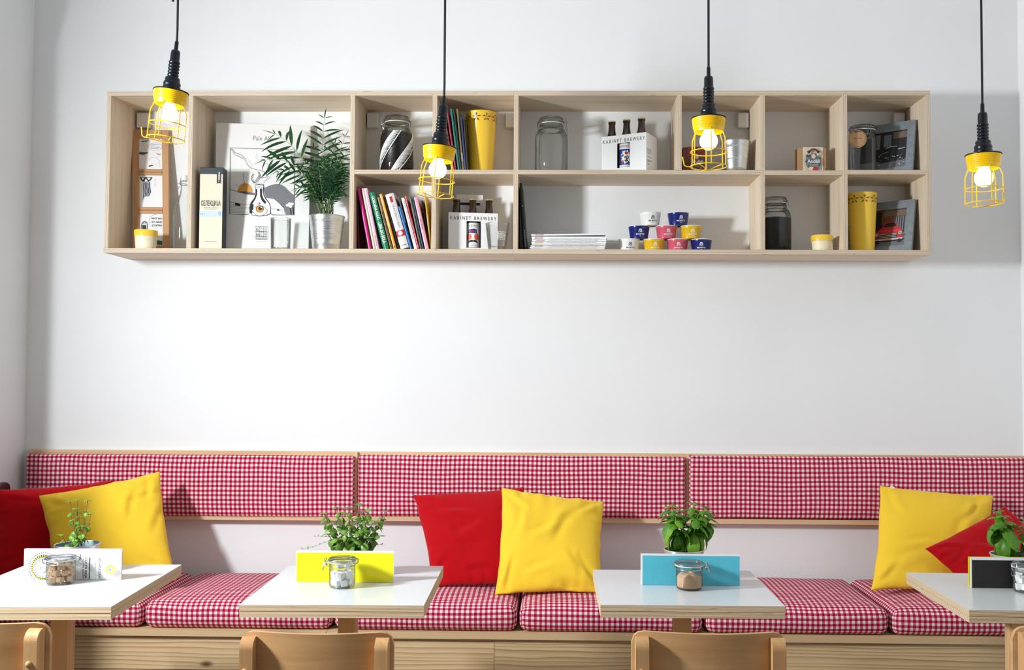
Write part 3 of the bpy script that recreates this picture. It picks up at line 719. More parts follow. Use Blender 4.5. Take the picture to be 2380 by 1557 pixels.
# ------------------------------------------------------------------ pendant lamps
def lamp(label, px, py, tilt, hook):
    Y = -1.33; c = P(px, py, Y)
    t = thing('pendant_lamp', label, 'lamp', c, (0, math.radians(tilt), 0), 'yellow caged work lamps')
    hp = [(0.0195, 0.0), (0.0265, 0.001), (0.0262, 0.010)]
    mb = MB(); prof = [(0.0, 0.004), (0.0255, 0.004), (0.0262, 0.010), (0.0245, 0.014)]
    for z0, r0 in ((0.014, 0.0248), (0.028, 0.0212)):
        prof += [(r0, z0+0.002), (r0+0.0012, z0+0.006), (r0-0.001, z0+0.012)]
    for k in range(5):
        z0 = 0.043+k*0.0098; prof += [(0.0142, z0), (0.0166, z0+0.003), (0.0168, z0+0.006), (0.0145, z0+0.0095)]
    prof += [(0.0140, 0.094), (0.0138, 0.112), (0.0134, 0.120), (0.011, 0.1245), (0.006, 0.1265)]
    mb.lathe(prof, 28); mb.build('handle', M['black'], t, sharp=50)
    MB().lathe([(0.006, 0.1262), (0.0057, 0.150), (0.0048, 0.153), (0.003, 0.1535)], 14).build('cord_sleeve', M['black'], t)
    MB().lathe([(0.010, 0.0045), (0.050, -0.0005), (0.0526, -0.002), (0.0526, -0.004), (0.048, -0.003), (0.010, -0.0005)], 36).build('flange', M['black'], t)
    pr = []
    for k in range(6): z0 = -0.004-k*0.0052; r0 = 0.0486-k*0.0006; pr += [(r0, z0), (r0+0.0019, z0-0.0016), (r0+0.0016, z0-0.0034)]
    pr += [(0.0445, -0.038), (0.0435, -0.0455), (0.0418, -0.0455), (0.043, -0.038), (0.046, -0.006), (0.012, -0.0055)]
    MB().lathe(pr, 36).build('collar', M['yellowmetal'], t)
    MB().lathe([(0.0, -0.0065), (0.017, -0.0065), (0.0175, -0.034), (0.0155, -0.036), (0, -0.036)], 20).build('socket', M['porcelain'], t)
    bp = [(0.0135, -0.0365), (0.016, -0.044)]
    bp += [(0.0272*math.sin(math.radians(a)), -0.072+0.0272*math.cos(math.radians(a))) for a in (50, 65, 80, 95, 110, 125, 140, 155, 168)]+[(0, -0.0995)]
    MB().lathe(bp, 24).build('bulb', M['bulb'], t)
    cage = MB(); R1, R2 = 0.0425, 0.0525
    for k in range(6):
        a = math.radians(30+60*k); ca, sa = math.cos(a), math.sin(a)
        cage.tube([(R1*ca, R1*sa, -0.036), ((R1+0.001)*ca, (R1+0.001)*sa, -0.043), (R2*0.95*ca, R2*0.95*sa, -0.060), (R2*ca, R2*sa, -0.067), ((R2+0.001)*ca, (R2+0.001)*sa, -0.151)], 0.00165, 6)
    for z0, R in ((-0.105, R2+0.0015), (-0.149, R2+0.0022)):
        cage.tube([(R*math.cos(2*math.pi*i/36), R*math.sin(2*math.pi*i/36), z0) for i in range(36)], 0.0016, 6, closed=True)
    R = R2+0.002
    for a, b in (((-0.6, -0.8), (-0.25, 0.97)), ((0.6, -0.8), (0.25, 0.97))):
        cage.tube([(R*a[0], R*a[1], -0.1515), (R*0.45*a[0], R*0.3*a[1], -0.154), (R*0.5*b[0], R*0.4*b[1], -0.154), (R*b[0], R*b[1], -0.1515)], 0.0015, 6)
    cage.build('cage', M['yellowmetal'], t)
    if hook:
        hx = -1 if hook < 3 else 0.62
        pts = [(hx*R, 0, -0.1495), (hx*(R+0.012), 0, -0.149), (hx*(R+0.019), 0, -0.145), (hx*(R+0.023), 0, -0.125), (hx*(R+0.024), 0, -0.120)]
        if hook == 3: pts = [(hx*R, -0.035, -0.1495), (hx*R+0.003, -0.04, -0.149), (hx*R+0.004, -0.041, -0.142), (hx*R+0.004, -0.041, -0.124)]
        MB().tube(pts, [0.0016]*(len(pts)-1)+[0.0024], 6).build('hook', M['yellowmetal'], t)
    # cord up to the ceiling
    T_ = rootmat(t); a = T_ @ Vector((0, 0, 0.152)); b = Vector((a.x+0.002, a.y, ZC-0.03))
    MB().tube([a, a+Vector((0, 0, 0.03))+(T_.to_3x3() @ Vector((0, 0, 0.01))), a.lerp(b, 0.5)+Vector((-0.001, 0, 0)), b], 0.0036, 8).build('cord', M['cable'], t, True)
    rs = MB(); rs.lathe([(0, ZC-0.032), (0.008, ZC-0.032), (0.045, ZC-0.02), (0.05, ZC-0.0005), (0, ZC-0.0005)], 24, c=(b.x, b.y)); rs.build('ceiling_rose', M['black'], t, True)
    if hook == 2:
        q = P(404, 2, Y); MB().tube([(q.x, q.y-0.006, q.z-0.004), (q.x-0.002, q.y-0.006, q.z+0.02), (q.x-0.006, q.y, q.z+0.035)], 0.004, 8).build('cord_tie', M['cable'], t, True)
    return t
lamp('leftmost yellow caged work lamp, tilted, in front of the triple picture frame', 398, 211, 5.5, 2)
lamp('second yellow caged work lamp from the left, in front of the books', 1022, 340, 4.5, 0)
lamp('third yellow caged work lamp from the left, in front of the steel bucket', 1647, 273, 0, 1)
lamp('rightmost yellow caged work lamp, hanging beyond the right end of the shelf', 2285.5, 358, -0.5, 3)
# ------------------------------------------------------------------ shelf contents
def pot_striped(label, pcx, Y, ptop, rpx_top, rpx_bot, band_px):
    k = mpp(Y); c = P(pcx, ptop, Y); h = c.z-ZBT-0.0006; R, r = rpx_top*k, rpx_bot*k; b = band_px*k
    t = thing('ceramic_pot', label, 'pot', (c.x, Y, ZBT+0.0006), (0, 0, 0), 'small yellow rimmed pots')
    n = 8; body = [(0, 0), (r*0.96, 0), (r, 0.002)]
    for i in range(n):
        z0 = 0.003+(h-b-0.004)*i/n; z1 = 0.003+(h-b-0.004)*(i+1)/n; rr = r+(R-r)*z0/h; body += [(rr, z0), (rr+0.0007, (z0+z1)/2)]
    MB().lathe(body+[(r+(R-r)*(h-b)/h, h-b)], 32).build('pot_body', M['cream'], t)
    r1 = r+(R-r)*(h-b)/h
    MB().lathe([(r1, h-b), (r1+0.0025, h-b+0.001), (R+0.001, h-0.002), (R, h), (R-0.004, h), (R-0.0055, h-0.004), (r*0.9, 0.008), (0, 0.008)], 32).build('rim_band', M['yellowglaze'], t)
    return t
pot_striped('small cream pot with a yellow rim in front of the triple picture frame', 339.5, -0.20, 536, 26, 22.5, 14.5)
pot_striped('small cream pot with a yellow rim beside the dark storage jar', 1910, -0.185, 548, 24.5, 20.5, 13.5)

# --- triple picture frame
def tri_frame():
    Yb, Yt = -0.10, -0.035
    zb_ = ZBT+0.001; bl = P(308, 575, Yb); br_ = P(392, 575, Yb); tl = P(306.5, 300.5, Yt); tr = P(389, 309.5, Yt)
    O = Vector((bl.x, Yb, zb_)); U = Vector((1, 0.06, 0)).normalized(); V = (Vector((tl.x, Yt, tl.z))-Vector((bl.x, Yb, zb_))).normalized()
    N = U.cross(V).normalized(); N = -N if N.y > 0 else N
    t = thing('picture_frame', 'tall narrow wooden frame with three small drawings, leaning in the first compartment', 'picture frame', O)
    W = br_.x-bl.x; Ht = (tl-Vector((bl.x, Yb, zb_))).length
    uv_ = U.dot(V)
    def q(px, py):
        d = PP(px, py, O, N)-O; a_, b_ = d.dot(U), d.dot(V); return (a_-uv_*b_)/(1-uv_*uv_), (b_-uv_*a_)/(1-uv_*uv_)
    def bar(name, u0, u1, v0, v1, d0=0.0, d1=0.016, m='frame'):
        vs = [O+U*u+V*v-N*d for d in (d0, d1) for u, v in ((u0, v0), (u1, v0), (u1, v1), (u0, v1))]
        mb = MB(); hor = (u1-u0) > (v1-v0); fs = [(0,1,2,3),(7,6,5,4),(1,0,4,5),(2,1,5,6),(3,2,6,7),(0,3,7,4)]
        loc = [(u0, v0), (u1, v0), (u1, v1), (u0, v1)]*2; o_ = random.uniform(0, 5)
        uvs = [[((loc[i][0] if hor else loc[i][1])+o_, (loc[i][1] if hor else loc[i][0])) for i in f] for f in fs]
        return mb.add(vs, fs, 0, uvs).build(name, M[m], t, True, bevel=0.002)
    pics = [((321, 320), (376, 393)), ((323.5, 405.5), (377.5, 481)), ((324, 495), (378, 571))]
    sw = q(322, 440)[0]; ew = q(377, 440)[0]
    bar('stile', 0, sw, 0, Ht); bar('stile', ew, W, 0, Ht)
    edges = [0.0]
    vt = [(q(*a)[1], q(*b)[1]) for a, b in pics]      # (top, bottom) of each picture
    bar('rail', sw, ew, vt[0][0], Ht)
    bar('rail', sw, ew, (vt[0][1]+vt[1][0])/2+0.0006, vt[0][1]); bar('rail', sw, ew, vt[1][0], (vt[0][1]+vt[1][0])/2-0.0006)
    bar('rail', sw, ew, (vt[1][1]+vt[2][0])/2+0.0006, vt[1][1]); bar('rail', sw, ew, vt[2][0], (vt[1][1]+vt[2][0])/2-0.0006)
    bar('rail', sw, ew, 0, vt[2][1])
    mpo = O-N*0.008; cards = []
    for (tv, bv) in vt: cards.append(bar('picture', sw, ew, bv, tv, 0.008, 0.0095, 'white'))
    pm = pxmap(mpo, N)
    p = Print(pm, True)      # top drawing
    for pts, m in (([(325, 329), (331, 328), (334, 326), (340, 327), (346, 325), (343, 328), (338, 330), (332, 330)], 'print_green'),
                   ([(322, 354), (326, 353), (334, 353.5), (345, 354), (341, 357), (334, 360), (326, 359), (323, 357)], 'print_teal'),
                   ([(361, 355), (366, 356.5), (371, 358.5), (374, 361), (368, 359.8)], 'print_orange'),
                   ([(345, 385), (355, 383), (356, 384.5), (347, 387.5)], 'ink')): p.poly(pts, M[m])
    p.ell(371.5, 359, 2, 2, M['palegrey']); p.ell(335.5, 327.7, 2, 2, M['palegrey'])
    p.ring(333, 342, 10, 9, 0.5, M['palegrey']); p.ring(361, 341, 15, 9.5, 0.5, M['palegrey'])
    for i, s in enumerate(('I WAS BORN TO', 'LOVE IT', 'AND I WAS BORN', 'LOOK WHEN IT')): p.text(s, 350, 336+3.2*i, 2.6, M['midgrey'], 2)
    for x, y in ((332, 337), (329, 342), (334.5, 342.5), (330, 346.5), (334.5, 348)): p.text('SO', x, y, 2.7, M['midgrey'])
    p.stroke([(345, 372), (352, 366), (362, 365), (369, 373), (371, 386)], 0.5, M['palegrey'])
    p.build('print', cards[0], True)
    p = Print(pm, True)      # middle drawing: a half chainring above a striped wing
    pts = []
    for i in range(25):
        a = math.radians(180*i/24); r = 15 if i % 2 else 13; pts.append((339.5+r*math.cos(a), 411.3+r*0.86*math.sin(a)))
    p.poly(pts, M['ink'])
    for tr_ in ([(328.5, 412.5), (336.5, 412.3), (332.5, 418.5), (330.5, 417)], [(341.5, 412.4), (350.5, 412.6), (347, 418), (344.5, 418.2)], [(335.5, 421), (339, 414.5), (343.5, 421.2), (339, 422.5)]): p.poly(tr_, M['print_white'])
    def wing(a): return [(334+a*15, 424-a*0.5), (333+a*16, 434), (333.5+a*17.5, 446), (332.5+a*14.0, 458-a*2.5), (330.5+a*4, 472-a*14)]
    L = [wing(i/5) for i in range(6)]
    p.poly(L[0]+L[5][::-1], M['navyink'])
    for i in range(1, 5): p.stroke(L[i], 0.8, M['print_white'])
    p.text('WATCH FOR IT', 359, 416, 2.8, M['palegrey'], 90)
    p.build('print', cards[1], True)
    p = Print(pm, True)      # bottom drawing
    p.poly([(326.5, 536), (328, 524), (329.5, 518), (333, 514.7), (337, 514), (341, 515.5), (343, 519), (344, 528), (344.5, 536)], M['navyink'])
    p.poly([(328.8, 536), (330, 524), (331, 519.5), (334, 517), (338, 516.8), (341, 519), (342, 528), (342.4, 536)], M['print_white'])
    p.poly([(330.5, 534.5), (330.2, 523.2), (340.2, 523.2), (341, 534.5)], M['ink'])
    p.ell(332.5, 520, 1.8, 1.7, M['palegrey']); p.ell(337.5, 520.2, 1.8, 1.7, M['palegrey']); p.ell(332.7, 520, 0.8, 0.8, M['ink']); p.ell(337.3, 520.2, 0.8, 0.8, M['ink'])
    p.stroke([(364, 498), (356, 499), (349, 504), (346.5, 512), (348.5, 521), (347.5, 526), (353, 525.5), (360, 530), (370, 532), (377, 531)], 0.5, M['greyink'])
    for i, s in enumerate(('WAY NO', 'SO BAD', 'COFFEE')): p.text(s, 351+i, 509.5+8*i, 6.2, M['ink'], 1.5, width=25.5-i, bold=0.012)
    p.poly([(360, 559.5), (366, 558.5), (377, 560), (377, 569), (360, 568)], M['print_green'])
    p.build('print', cards[2], True)
tri_frame()

# --- swing-top bottle
def swing_bottle():
    Y = -0.085; c = P(426.5, 575, Y); x = c.x; zt = P(426, 407, Y).z; h = zt-ZBT; R = 0.0485
    t = thing('glass_bottle', 'clear swing-top glass bottle with a white porcelain stopper', 'bottle', (x, Y, ZBT+0.0005))
    s = h/0.30
    MB().lathe([(0, 0.004), (R*0.8, 0), (R*0.95, 0.002), (R, 0.01), (R, 0.15*s), (R*0.97, 0.165*s), (R*0.85, 0.185*s), (R*0.62, 0.205*s), (R*0.42, 0.222*s), (R*0.33, 0.24*s), (R*0.31, 0.262*s), (0.0185, 0.264*s), (0.0185, 0.276*s), (0.014, 0.278*s)], 32).build('bottle_body', M['greenglass'], t)
    MB().lathe([(0, 0.2785*s), (0.013, 0.2785*s), (0.0145, 0.284*s), (0.0145, 0.293*s), (0.011, 0.298*s), (0, 0.30*s)], 20).build('stopper', M['porcelain'], t)
    w = MB(); r = 0.0195
    w.tube([(r*math.cos(2*math.pi*i/20), r*math.sin(2*math.pi*i/20), 0.262*s) for i in range(20)], 0.0012, 6, closed=True)
    w.tube([(0.0195, -0.004, 0.262*s), (0.017, 0, 0.29*s), (0, 0, 0.293*s), (-0.017, 0, 0.29*s), (-0.0195, -0.004, 0.262*s)], 0.0012, 6)
    w.tube([(-0.0195, -0.006, 0.268*s), (-0.03, -0.012, 0.262*s), (-0.031, -0.014, 0.245*s), (-0.026, -0.013, 0.238*s), (-0.0195, -0.008, 0.255*s)], 0.0012, 6)
    w.build('wire_bail', M['wire'], t)
swing_bottle()

# --- tall gift box
def gift_box():
    Y = -0.215; a = P(466, 388.5, Y); b = P(518.5, 388.5, Y); w = b.x-a.x; h = a.z-ZBT-0.001
    t = thing('gift_box', 'tall cream and black gift box with black Cyrillic lettering', 'box', ((a.x+b.x)/2, Y, ZBT+0.0008), (0, 0, math.radians(3)))
    mb = MB(); mb.box(-w/2, w/2, 0, 0.06, 0, h); mb.build('carton', M['darkbox'], t, bevel=0.002)
    k = mpp(Y); zt = h
    def zz(py): return h-(py-388.5)*k
    MB().box(-w/2+0.0003, w/2-0.0009, -0.0012, -0.0001, 0.0005, zz(405)).build('front_label', M['creambox'], t)
    p = Print(planemap((0, -0.0013, 0), (1, 0, 0), (0, 0, 1)))
    p.rect(-w/2+0.0003, zz(507.5), w/2-0.0012, zz(491.5), M['sky'])
    p.text('СЕЛЕКЦИЈА', -w/2+0.006, zz(479.5), 0.0285, M['ink'], width=w-0.014, bold=0.022)
    p.text('ДОМАЋА РАКИЈА', 0.0, zz(486), 0.006, M['greyink'], align='C', width=w*0.62); p.text('СЕЛЕКЦИЈА', 0, zz(489), 0.004, M['palegrey'], align='C', width=w*0.5)
    p.text('Nº 1', -w/2+0.006, zz(501.5), 0.0085, M['navyink']); p.stroke([(-w/2+0.004, zz(505)), (-w/2+0.026, zz(505)), (-w/2+0.026, zz(494)), (-w/2+0.004, zz(494))], 0.0006, M['palegrey'], True)
    p.ring(w*0.38, zz(499), 0.004, 0.006, 0.001, M['navyink'], 16); p.stroke([(w*0.31, zz(495)), (w*0.40, zz(494.4))], 0.0012, M['navyink'])
    p.stroke([(-w*0.2, zz(499)), (w*0.28, zz(499))], 0.0006, M['palegrey']); p.stroke([(-w*0.2, zz(503)), (w*0.28, zz(503))], 0.0006, M['palegrey'])
    p.text('Hand produced', 0, zz(565), 0.0085, M['greyink'], align='C', width=w*0.5, sy=0.8); p.stroke([(-w*0.22, zz(568)), (w*0.26, zz(568))], 0.0007, M['palegrey'])
    x0 = w*0.235
    p.poly([(x0, zz(404.5)), (x0, zz(427)), (x0+0.0085, zz(425.8)), (x0+0.017, zz(427)), (x0+0.017, zz(404.5))], M['darkbox'])
    p.text('ORIGINAL', x0+0.0125, zz(419.5), 0.0088, M['print_white'], 90, width=0.036, bold=0.02); p.ell(x0+0.0085, zz(422.4), 0.003, 0.003, M['print_orange'])
    p.build('print', t)
gift_box()

# --- big poster board
def poster():
    Yb, Yt = -0.125, -0.068
    bl = Vector((P(500, 575, Yb).x, Yb, ZBT+0.001)); tl = P(502.4, 285.3, Yt); br_ = P(717, 576, Yb+0.035); tr = P(722, 292.8, Yt+0.030)
    br_ = Vector((br_.x, Yb+0.035, ZBT+0.001)); U = (br_-bl).normalized(); N = U.cross(tl-bl).normalized(); N = -N if N.y > 0 else N
    V = U.cross(N); V = -V if V.z < 0 else V
    q = [PP(x, y, bl, N) for x, y in ((499.5, 577.5), (717, 577.5), (722, 292.8), (502.4, 285.3))]
    for i in (0, 1): q[i] = q[i]+V*((ZBT+0.001-q[i].z)/V.z)
    t = thing('poster_board', 'large white board printed Pale Ale with a drawing of a bottle and an eye', 'poster', bl)
    mb = MB(); mb.extrude(q, -N*0.010); mb.build('board', M['offwhite'], t, True)
    p = Print(pxmap(bl, N), True); I, W_ = M['ink'], M['print_white']
    p.text('Pale Ale', 588, 326, 15.5, M['greyink'], 2, width=44)
    # hill, sun, fields
    p.poly([(612, 438), (622, 433), (633, 429), (645, 427.5), (654, 429), (662, 434), (670, 442), (677, 449), (683, 453), (683, 499), (664, 499), (661, 487), (650, 475), (636, 466), (618, 459)], M['greyink'])
    p.ell(569.8, 447, 17.8, 21.5, M['ochre'], 20, 180, 360)
    p.poly([(552, 446), (570, 444), (592, 449), (592, 453), (575, 452)], M['midgrey'])
    p.stroke([(534.5, 440), (553, 445), (592, 452.5)], 0.8, I); p.stroke([(534.5, 469), (560, 474), (582, 475)], 0.8, I)
    p.poly([(546.5, 471.5), (558.5, 473.5), (558.5, 479), (546.5, 477.5)], I)
    for i in range(6): p.stroke([(534.5, 474+4*i), (556, 478+3.2*i), (581-i, 478.5+3.2*i)], 0.5, M['midgrey'])
    p.poly([(624, 460), (637, 462), (649, 472), (660, 484), (661, 496), (640, 494), (629, 491)], W_); p.stroke([(624, 460), (637, 462), (649, 472), (660, 484)], 0.7, I)
    p.stroke([(629, 487), (660, 491)], 0.6, M['midgrey']); p.stroke([(629, 484), (659, 487)], 0.6, M['midgrey']); p.poly([(644, 486), (649, 486.5), (649, 490), (644, 489.5)], I)
    for x, y, r in ((668, 477, 4), (673, 474, 4.5), (679, 474, 4), (675, 480, 4)): p.ell(x, y, r, r*0.8, W_, 14)
    p.stroke([(673, 482), (675, 489), (676, 499)], 1.2, I); p.stroke([(681, 482), (681, 499)], 1.2, I)
    # frame line
    p.stroke([(578, 497), (572, 498.3), (534, 498), (535, 343.4), (684.3, 348.5), (683.2, 499.7), (634, 499.2), (629, 497)], 1.3, I)
    # bottle
    out = [(594, 428), (592.5, 434), (595, 440), (594, 452), (591, 461), (583, 471), (580, 482), (580.5, 494), (586, 500), (600, 502), (618, 501), (628, 496), (629, 483), (625.5, 472), (617, 462), (612.5, 452), (611, 441), (612.5, 434), (611, 428)]
    p.poly(out, W_); p.stroke(out, 1.2, I, True)
    p.poly([(593.5, 440), (598, 439), (597.5, 452), (594, 462), (586.5, 474), (590, 476), (588, 486), (586, 497), (580.7, 494), (580, 482), (583, 471), (591, 461), (594, 452)], I)
    p.poly([(604, 438), (609, 438), (609, 452), (612, 461), (619, 470), (616, 474), (609, 467), (604.5, 456)], I)
    for y in (428, 431.5, 435): p.stroke([(593.5, y), (602, y+1), (611.5, y)], 0.8, I)
    # eye
    p.poly([(585, 490), (590, 484), (597, 478.5), (604, 477.5), (611, 479), (617, 484), (622.5, 489), (618, 496), (610, 501), (602, 502), (594, 499)], W_)
    p.stroke([(585, 490), (590, 484), (597, 478.5), (604, 477.5), (611, 479), (617, 484), (622.5, 489), (618, 496), (610, 501), (602, 502), (594, 499)], 0.9, I, True)
    p.ell(603.8, 485.6, 9.4, 8.3, I); p.ell(603.8, 485.8, 8.3, 7.3, M['ochre']); p.ell(605.2, 484.2, 4.6, 4.2, I); p.ell(607, 481.8, 1.5, 1.4, W_)
    for x in (600, 603, 606): p.stroke([(x, 475), (x-0.3, 470 if x == 603 else 472.5)], 1.2, I)
    # smoke
    p.stroke([(537, 345), (546, 355), (560, 360), (568, 368), (574, 383), (583, 391), (600, 395), (613, 399), (620, 406), (620, 412), (610, 412), (602, 414)], 0.8, M['midgrey'])
    p.stroke([(537, 346), (545, 360), (556, 364), (566, 370)], 0.7, M['midgrey'])
    p.stroke([(590, 426), (586, 420), (584, 412), (588, 404)], 1.8, M['midgrey']); p.stroke([(590, 424), (597, 416), (602, 408), (599, 398), (604, 405), (601, 414), (594, 425)], 1.4, M['midgrey'])
    p.stroke([(612, 424), (620, 416), (629, 411), (620, 410)], 0.8, M['midgrey']); p.stroke([(636, 395), (633, 385), (628, 378), (626, 368), (633, 366)], 0.9, M['midgrey'])
    p.stroke([(576, 372), (584, 384), (581, 390)], 0.6, M['palegrey']); p.stroke([(596, 355), (594, 366), (606, 377), (622, 382)], 0.6, M['palegrey'])
    p.stroke([(565, 402), (566, 415), (568, 425), (566, 434)], 0.9, M['midgrey'])
    p.stroke([(540, 401), (560, 400), (590, 402)], 0.6, M['palegrey']); p.stroke([(547, 428), (554, 432)], 0.6, M['midgrey'])
    # logo
    p.stroke([(593, 526.5), (620.5, 527), (620, 556), (593, 555.5)], 1.1, I, True); p.stroke([(593, 549.5), (620, 550)], 0.9, I); p.stroke([(593, 538), (620, 538.5)], 0.9, I)
    p.stroke([(603, 527), (603, 549.5)], 0.9, I); p.stroke([(612, 527), (612, 549.5)], 0.9, I)
    for s, x, y, z in (('K', 598, 537, 12), ('I', 616.3, 537.2, 11), ('N', 598, 548.6, 12), ('T', 616.3, 549, 11), ('A', 607.6, 532.3, 6), ('B', 607.6, 540.5, 8), ('E', 607.6, 548.8, 8)): p.text(s, x, y-0.6, z*0.72, I, align='C')
    p.text('BREWERY', 606.6, 554.8, 5, M['midgrey'], align='C', width=22); p.text('www.kabinet.rs', 606.6, 562, 4, M['palegrey'], align='C', width=28)
    p.build('print', t, True)
poster()

# --- plain glass beaker
def beaker(label, name, pcx, Y, ptop, rt, rb, base=0.004, cat='glass', m='greenglass', zbase=None, rot=0):
    k = mpp(Y); c = P(pcx, ptop, Y); zb_ = zbase or ZBT; h = c.z-zb_-0.0005; R, r = rt*k, rb*k
    t = thing(name, label, cat, (c.x, Y, zb_+0.0005), (0, 0, rot))
    MB().lathe([(0, 0), (r*0.9, 0), (r, 0.003), (R, h-0.004), (R+0.0012, h-0.001), (R, h), (R-0.0015, h-0.0015), (r-0.0025, base+0.003), (r*0.85, base), (0, base)], 36).build('glass_wall', M[m], t)
    return t, R, r, h
beaker('clear straight drinking glass standing in front of the Pale Ale board', 'drinking_glass', 653, -0.205, 508, 23.5, 22.5)
tg, R_, r_, h_ = beaker('clear tapered tumbler with a white square logo beside the white beer carton', 'tumbler', 1156.5, -0.205, 519.5, 28, 22, 0.012, m='thinglass', rot=0)
p = Print(cylmap((R_+r_)/2, 0, -math.pi/2+0.38, 0.16), lim=0.004); k = 0.00175
for i in range(3):
    for j in range(3 if i else 1): pass
s0 = 0.0135; zc = h_*0.50
for a, b, c_, d in ((-1, -1, 1, -1), (-1, 1, 1, 1), (-1, -1, -1, 1), (1, -1, 1, 1), (-1, 0.1, 1, 0.1), (-1, -0.62, 1, -0.62), (-0.33, -0.62, -0.33, 1), (0.33, -0.62, 0.33, 1)):
    p.stroke([(a*s0, zc+b*s0*1.15), (c_*s0, zc+d*s0*1.15)], 0.0012, M['print_white'])
for s, a, b in (('K', -0.66, 0.28), ('I', 0.66, 0.28), ('N', -0.66, -0.5), ('T', 0.66, -0.5), ('B', 0, 0.28), ('E', 0, -0.5)): p.text(s, a*s0, zc+b*s0*1.1, 0.0095, M['print_white'], align='C', bold=0.02)
p.build('print', tg)

# --- galvanised pots
def zinc_pot(name, label, loc, R, r, h, soil=0.82, rings=((0.56, 0.84),), cat='pot', group=None):
    t = thing(name, label, cat, loc, (0, 0, 0), group)
    pr = [(0, 0.003), (r*0.92, 0.003), (r*0.95, 0), (r, 0.001)]
    zs_ = sorted([0.2*h]+[h*(a+(b-a)*i/4) for a, b in rings for i in range(5)])
    for z in zs_:
        rr = r+(R-r)*z/h; pr += [(rr, z-0.0022), (rr+0.0011, z), (rr, z+0.0022)]
    pr += [(R, h-0.004)]; MB().lathe(pr, 40).build('pot_wall', M['zinc'], t, sharp=60)
    MB().tube([(R*math.cos(2*math.pi*i/40), R*math.sin(2*math.pi*i/40), h-0.002) for i in range(40)], 0.0019, 8, closed=True).build('rolled_rim', M['zinc'], t)
    ri = r+(R-r)*soil
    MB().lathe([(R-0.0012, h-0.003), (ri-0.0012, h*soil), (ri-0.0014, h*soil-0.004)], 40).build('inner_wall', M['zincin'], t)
    if soil > 0.4:
        mb = MB(); n = 24; vs = [(0, 0, h*soil+0.003)]; fs = []
        for q, f in enumerate((0.35, 0.7, 1.0)):
            for i in range(n): a = 2*math.pi*i/n; vs.append((f*(ri-0.002)*math.cos(a), f*(ri-0.002)*math.sin(a), h*soil+random.uniform(-0.002, 0.003)*(f < 1)))
        for i in range(n): fs.append((0, 1+i, 1+(i+1) % n))
        for q in range(2):
            for i in range(n): j = (i+1) % n; fs.append((1+q*n+i, 1+(q+1)*n+i, 1+(q+1)*n+j, 1+q*n+j))
        mb.add(vs, fs, 0, None, True).build('soil', M['soil'], t)
    return t
Yp = -0.135; kp = mpp(Yp); cp = P(759.8, 503, Yp)
palm = zinc_pot('potted_palm', 'leafy green parlour palm in a ribbed steel bucket on the left shelf', (cp.x, Yp, ZBT+0.0006), 41*kp, 31.5*kp, cp.z-ZBT, 0.85, ((0.36, 0.52), (0.62, 0.80)), 'plant')
Yq = -0.14; kq = mpp(Yq); cq = P(1709, 331, Yq)
zinc_pot('steel_bucket', 'empty ribbed steel bucket on the upper right shelf behind the third lamp', (cq.x, Yq, ZMT+0.0006), 35*kq, 25*kq, cq.z-ZMT, 0.1, ((0.22, 0.42), (0.55, 0.78)), 'bucket')

# --- yellow flower-cut planters
def planter(label, pcx, Y, ptop, R, r, zb_, fl):
    k = mpp(Y); c = P(pcx, ptop, Y); h = c.z-zb_-0.0006; R, r = R*k, r*k
    t = thing('metal_planter', label, 'planter', (c.x, Y, zb_+0.0006), (0, 0, 0), 'tall yellow planters')
    MB().lathe([(0, 0.002), (r*0.95, 0.002), (r*0.97, 0), (r, 0.001), (r+(R-r)*0.99, h-0.003), (R+0.001, h-0.001), (R+0.0005, h), (R-0.0012, h-0.001), (r-0.001, 0.004), (0, 0.004)], 44).build('planter_wall', M['yellowglaze'], t)
    rz = r+(R-r)*(h-15*k)/h
    p = Print(cylmap(rz, h-16*k, -math.pi/2, (R-r)/h), lim=0.004)
    for a in range(-3, 8):
        u = fl*k+a*2*math.pi*rz/9
        for q in range(5):
            an = math.radians(90+72*q); ca, sa = math.cos(an), math.sin(an); pts = []
            for s, w in ((2.6, 0), (4.5, 1.0), (7.5, 1.25), (9.6, 0.6), (10, 0), (9.6, -0.6), (7.5, -1.25), (4.5, -1.0)):
                pts.append((u+k*(s*ca-w*sa), k*(s*sa+w*ca)))
            p.poly(pts, M['print_brown'])
        p.ell(u, 0, 0.8*k, 0.8*k, M['print_brown'], 8)
    p.build('flower_cutout', t)
planter('tall yellow planter with cut-out flowers beside the upright books, left shelf', 1118.5, -0.12, 264, 35.5, 27.5, ZMT, -9)
planter('tall yellow planter with cut-out flowers in front of the red car picture', 2003.5, -0.15, 451, 33.5, 26.5, ZBT, -4)

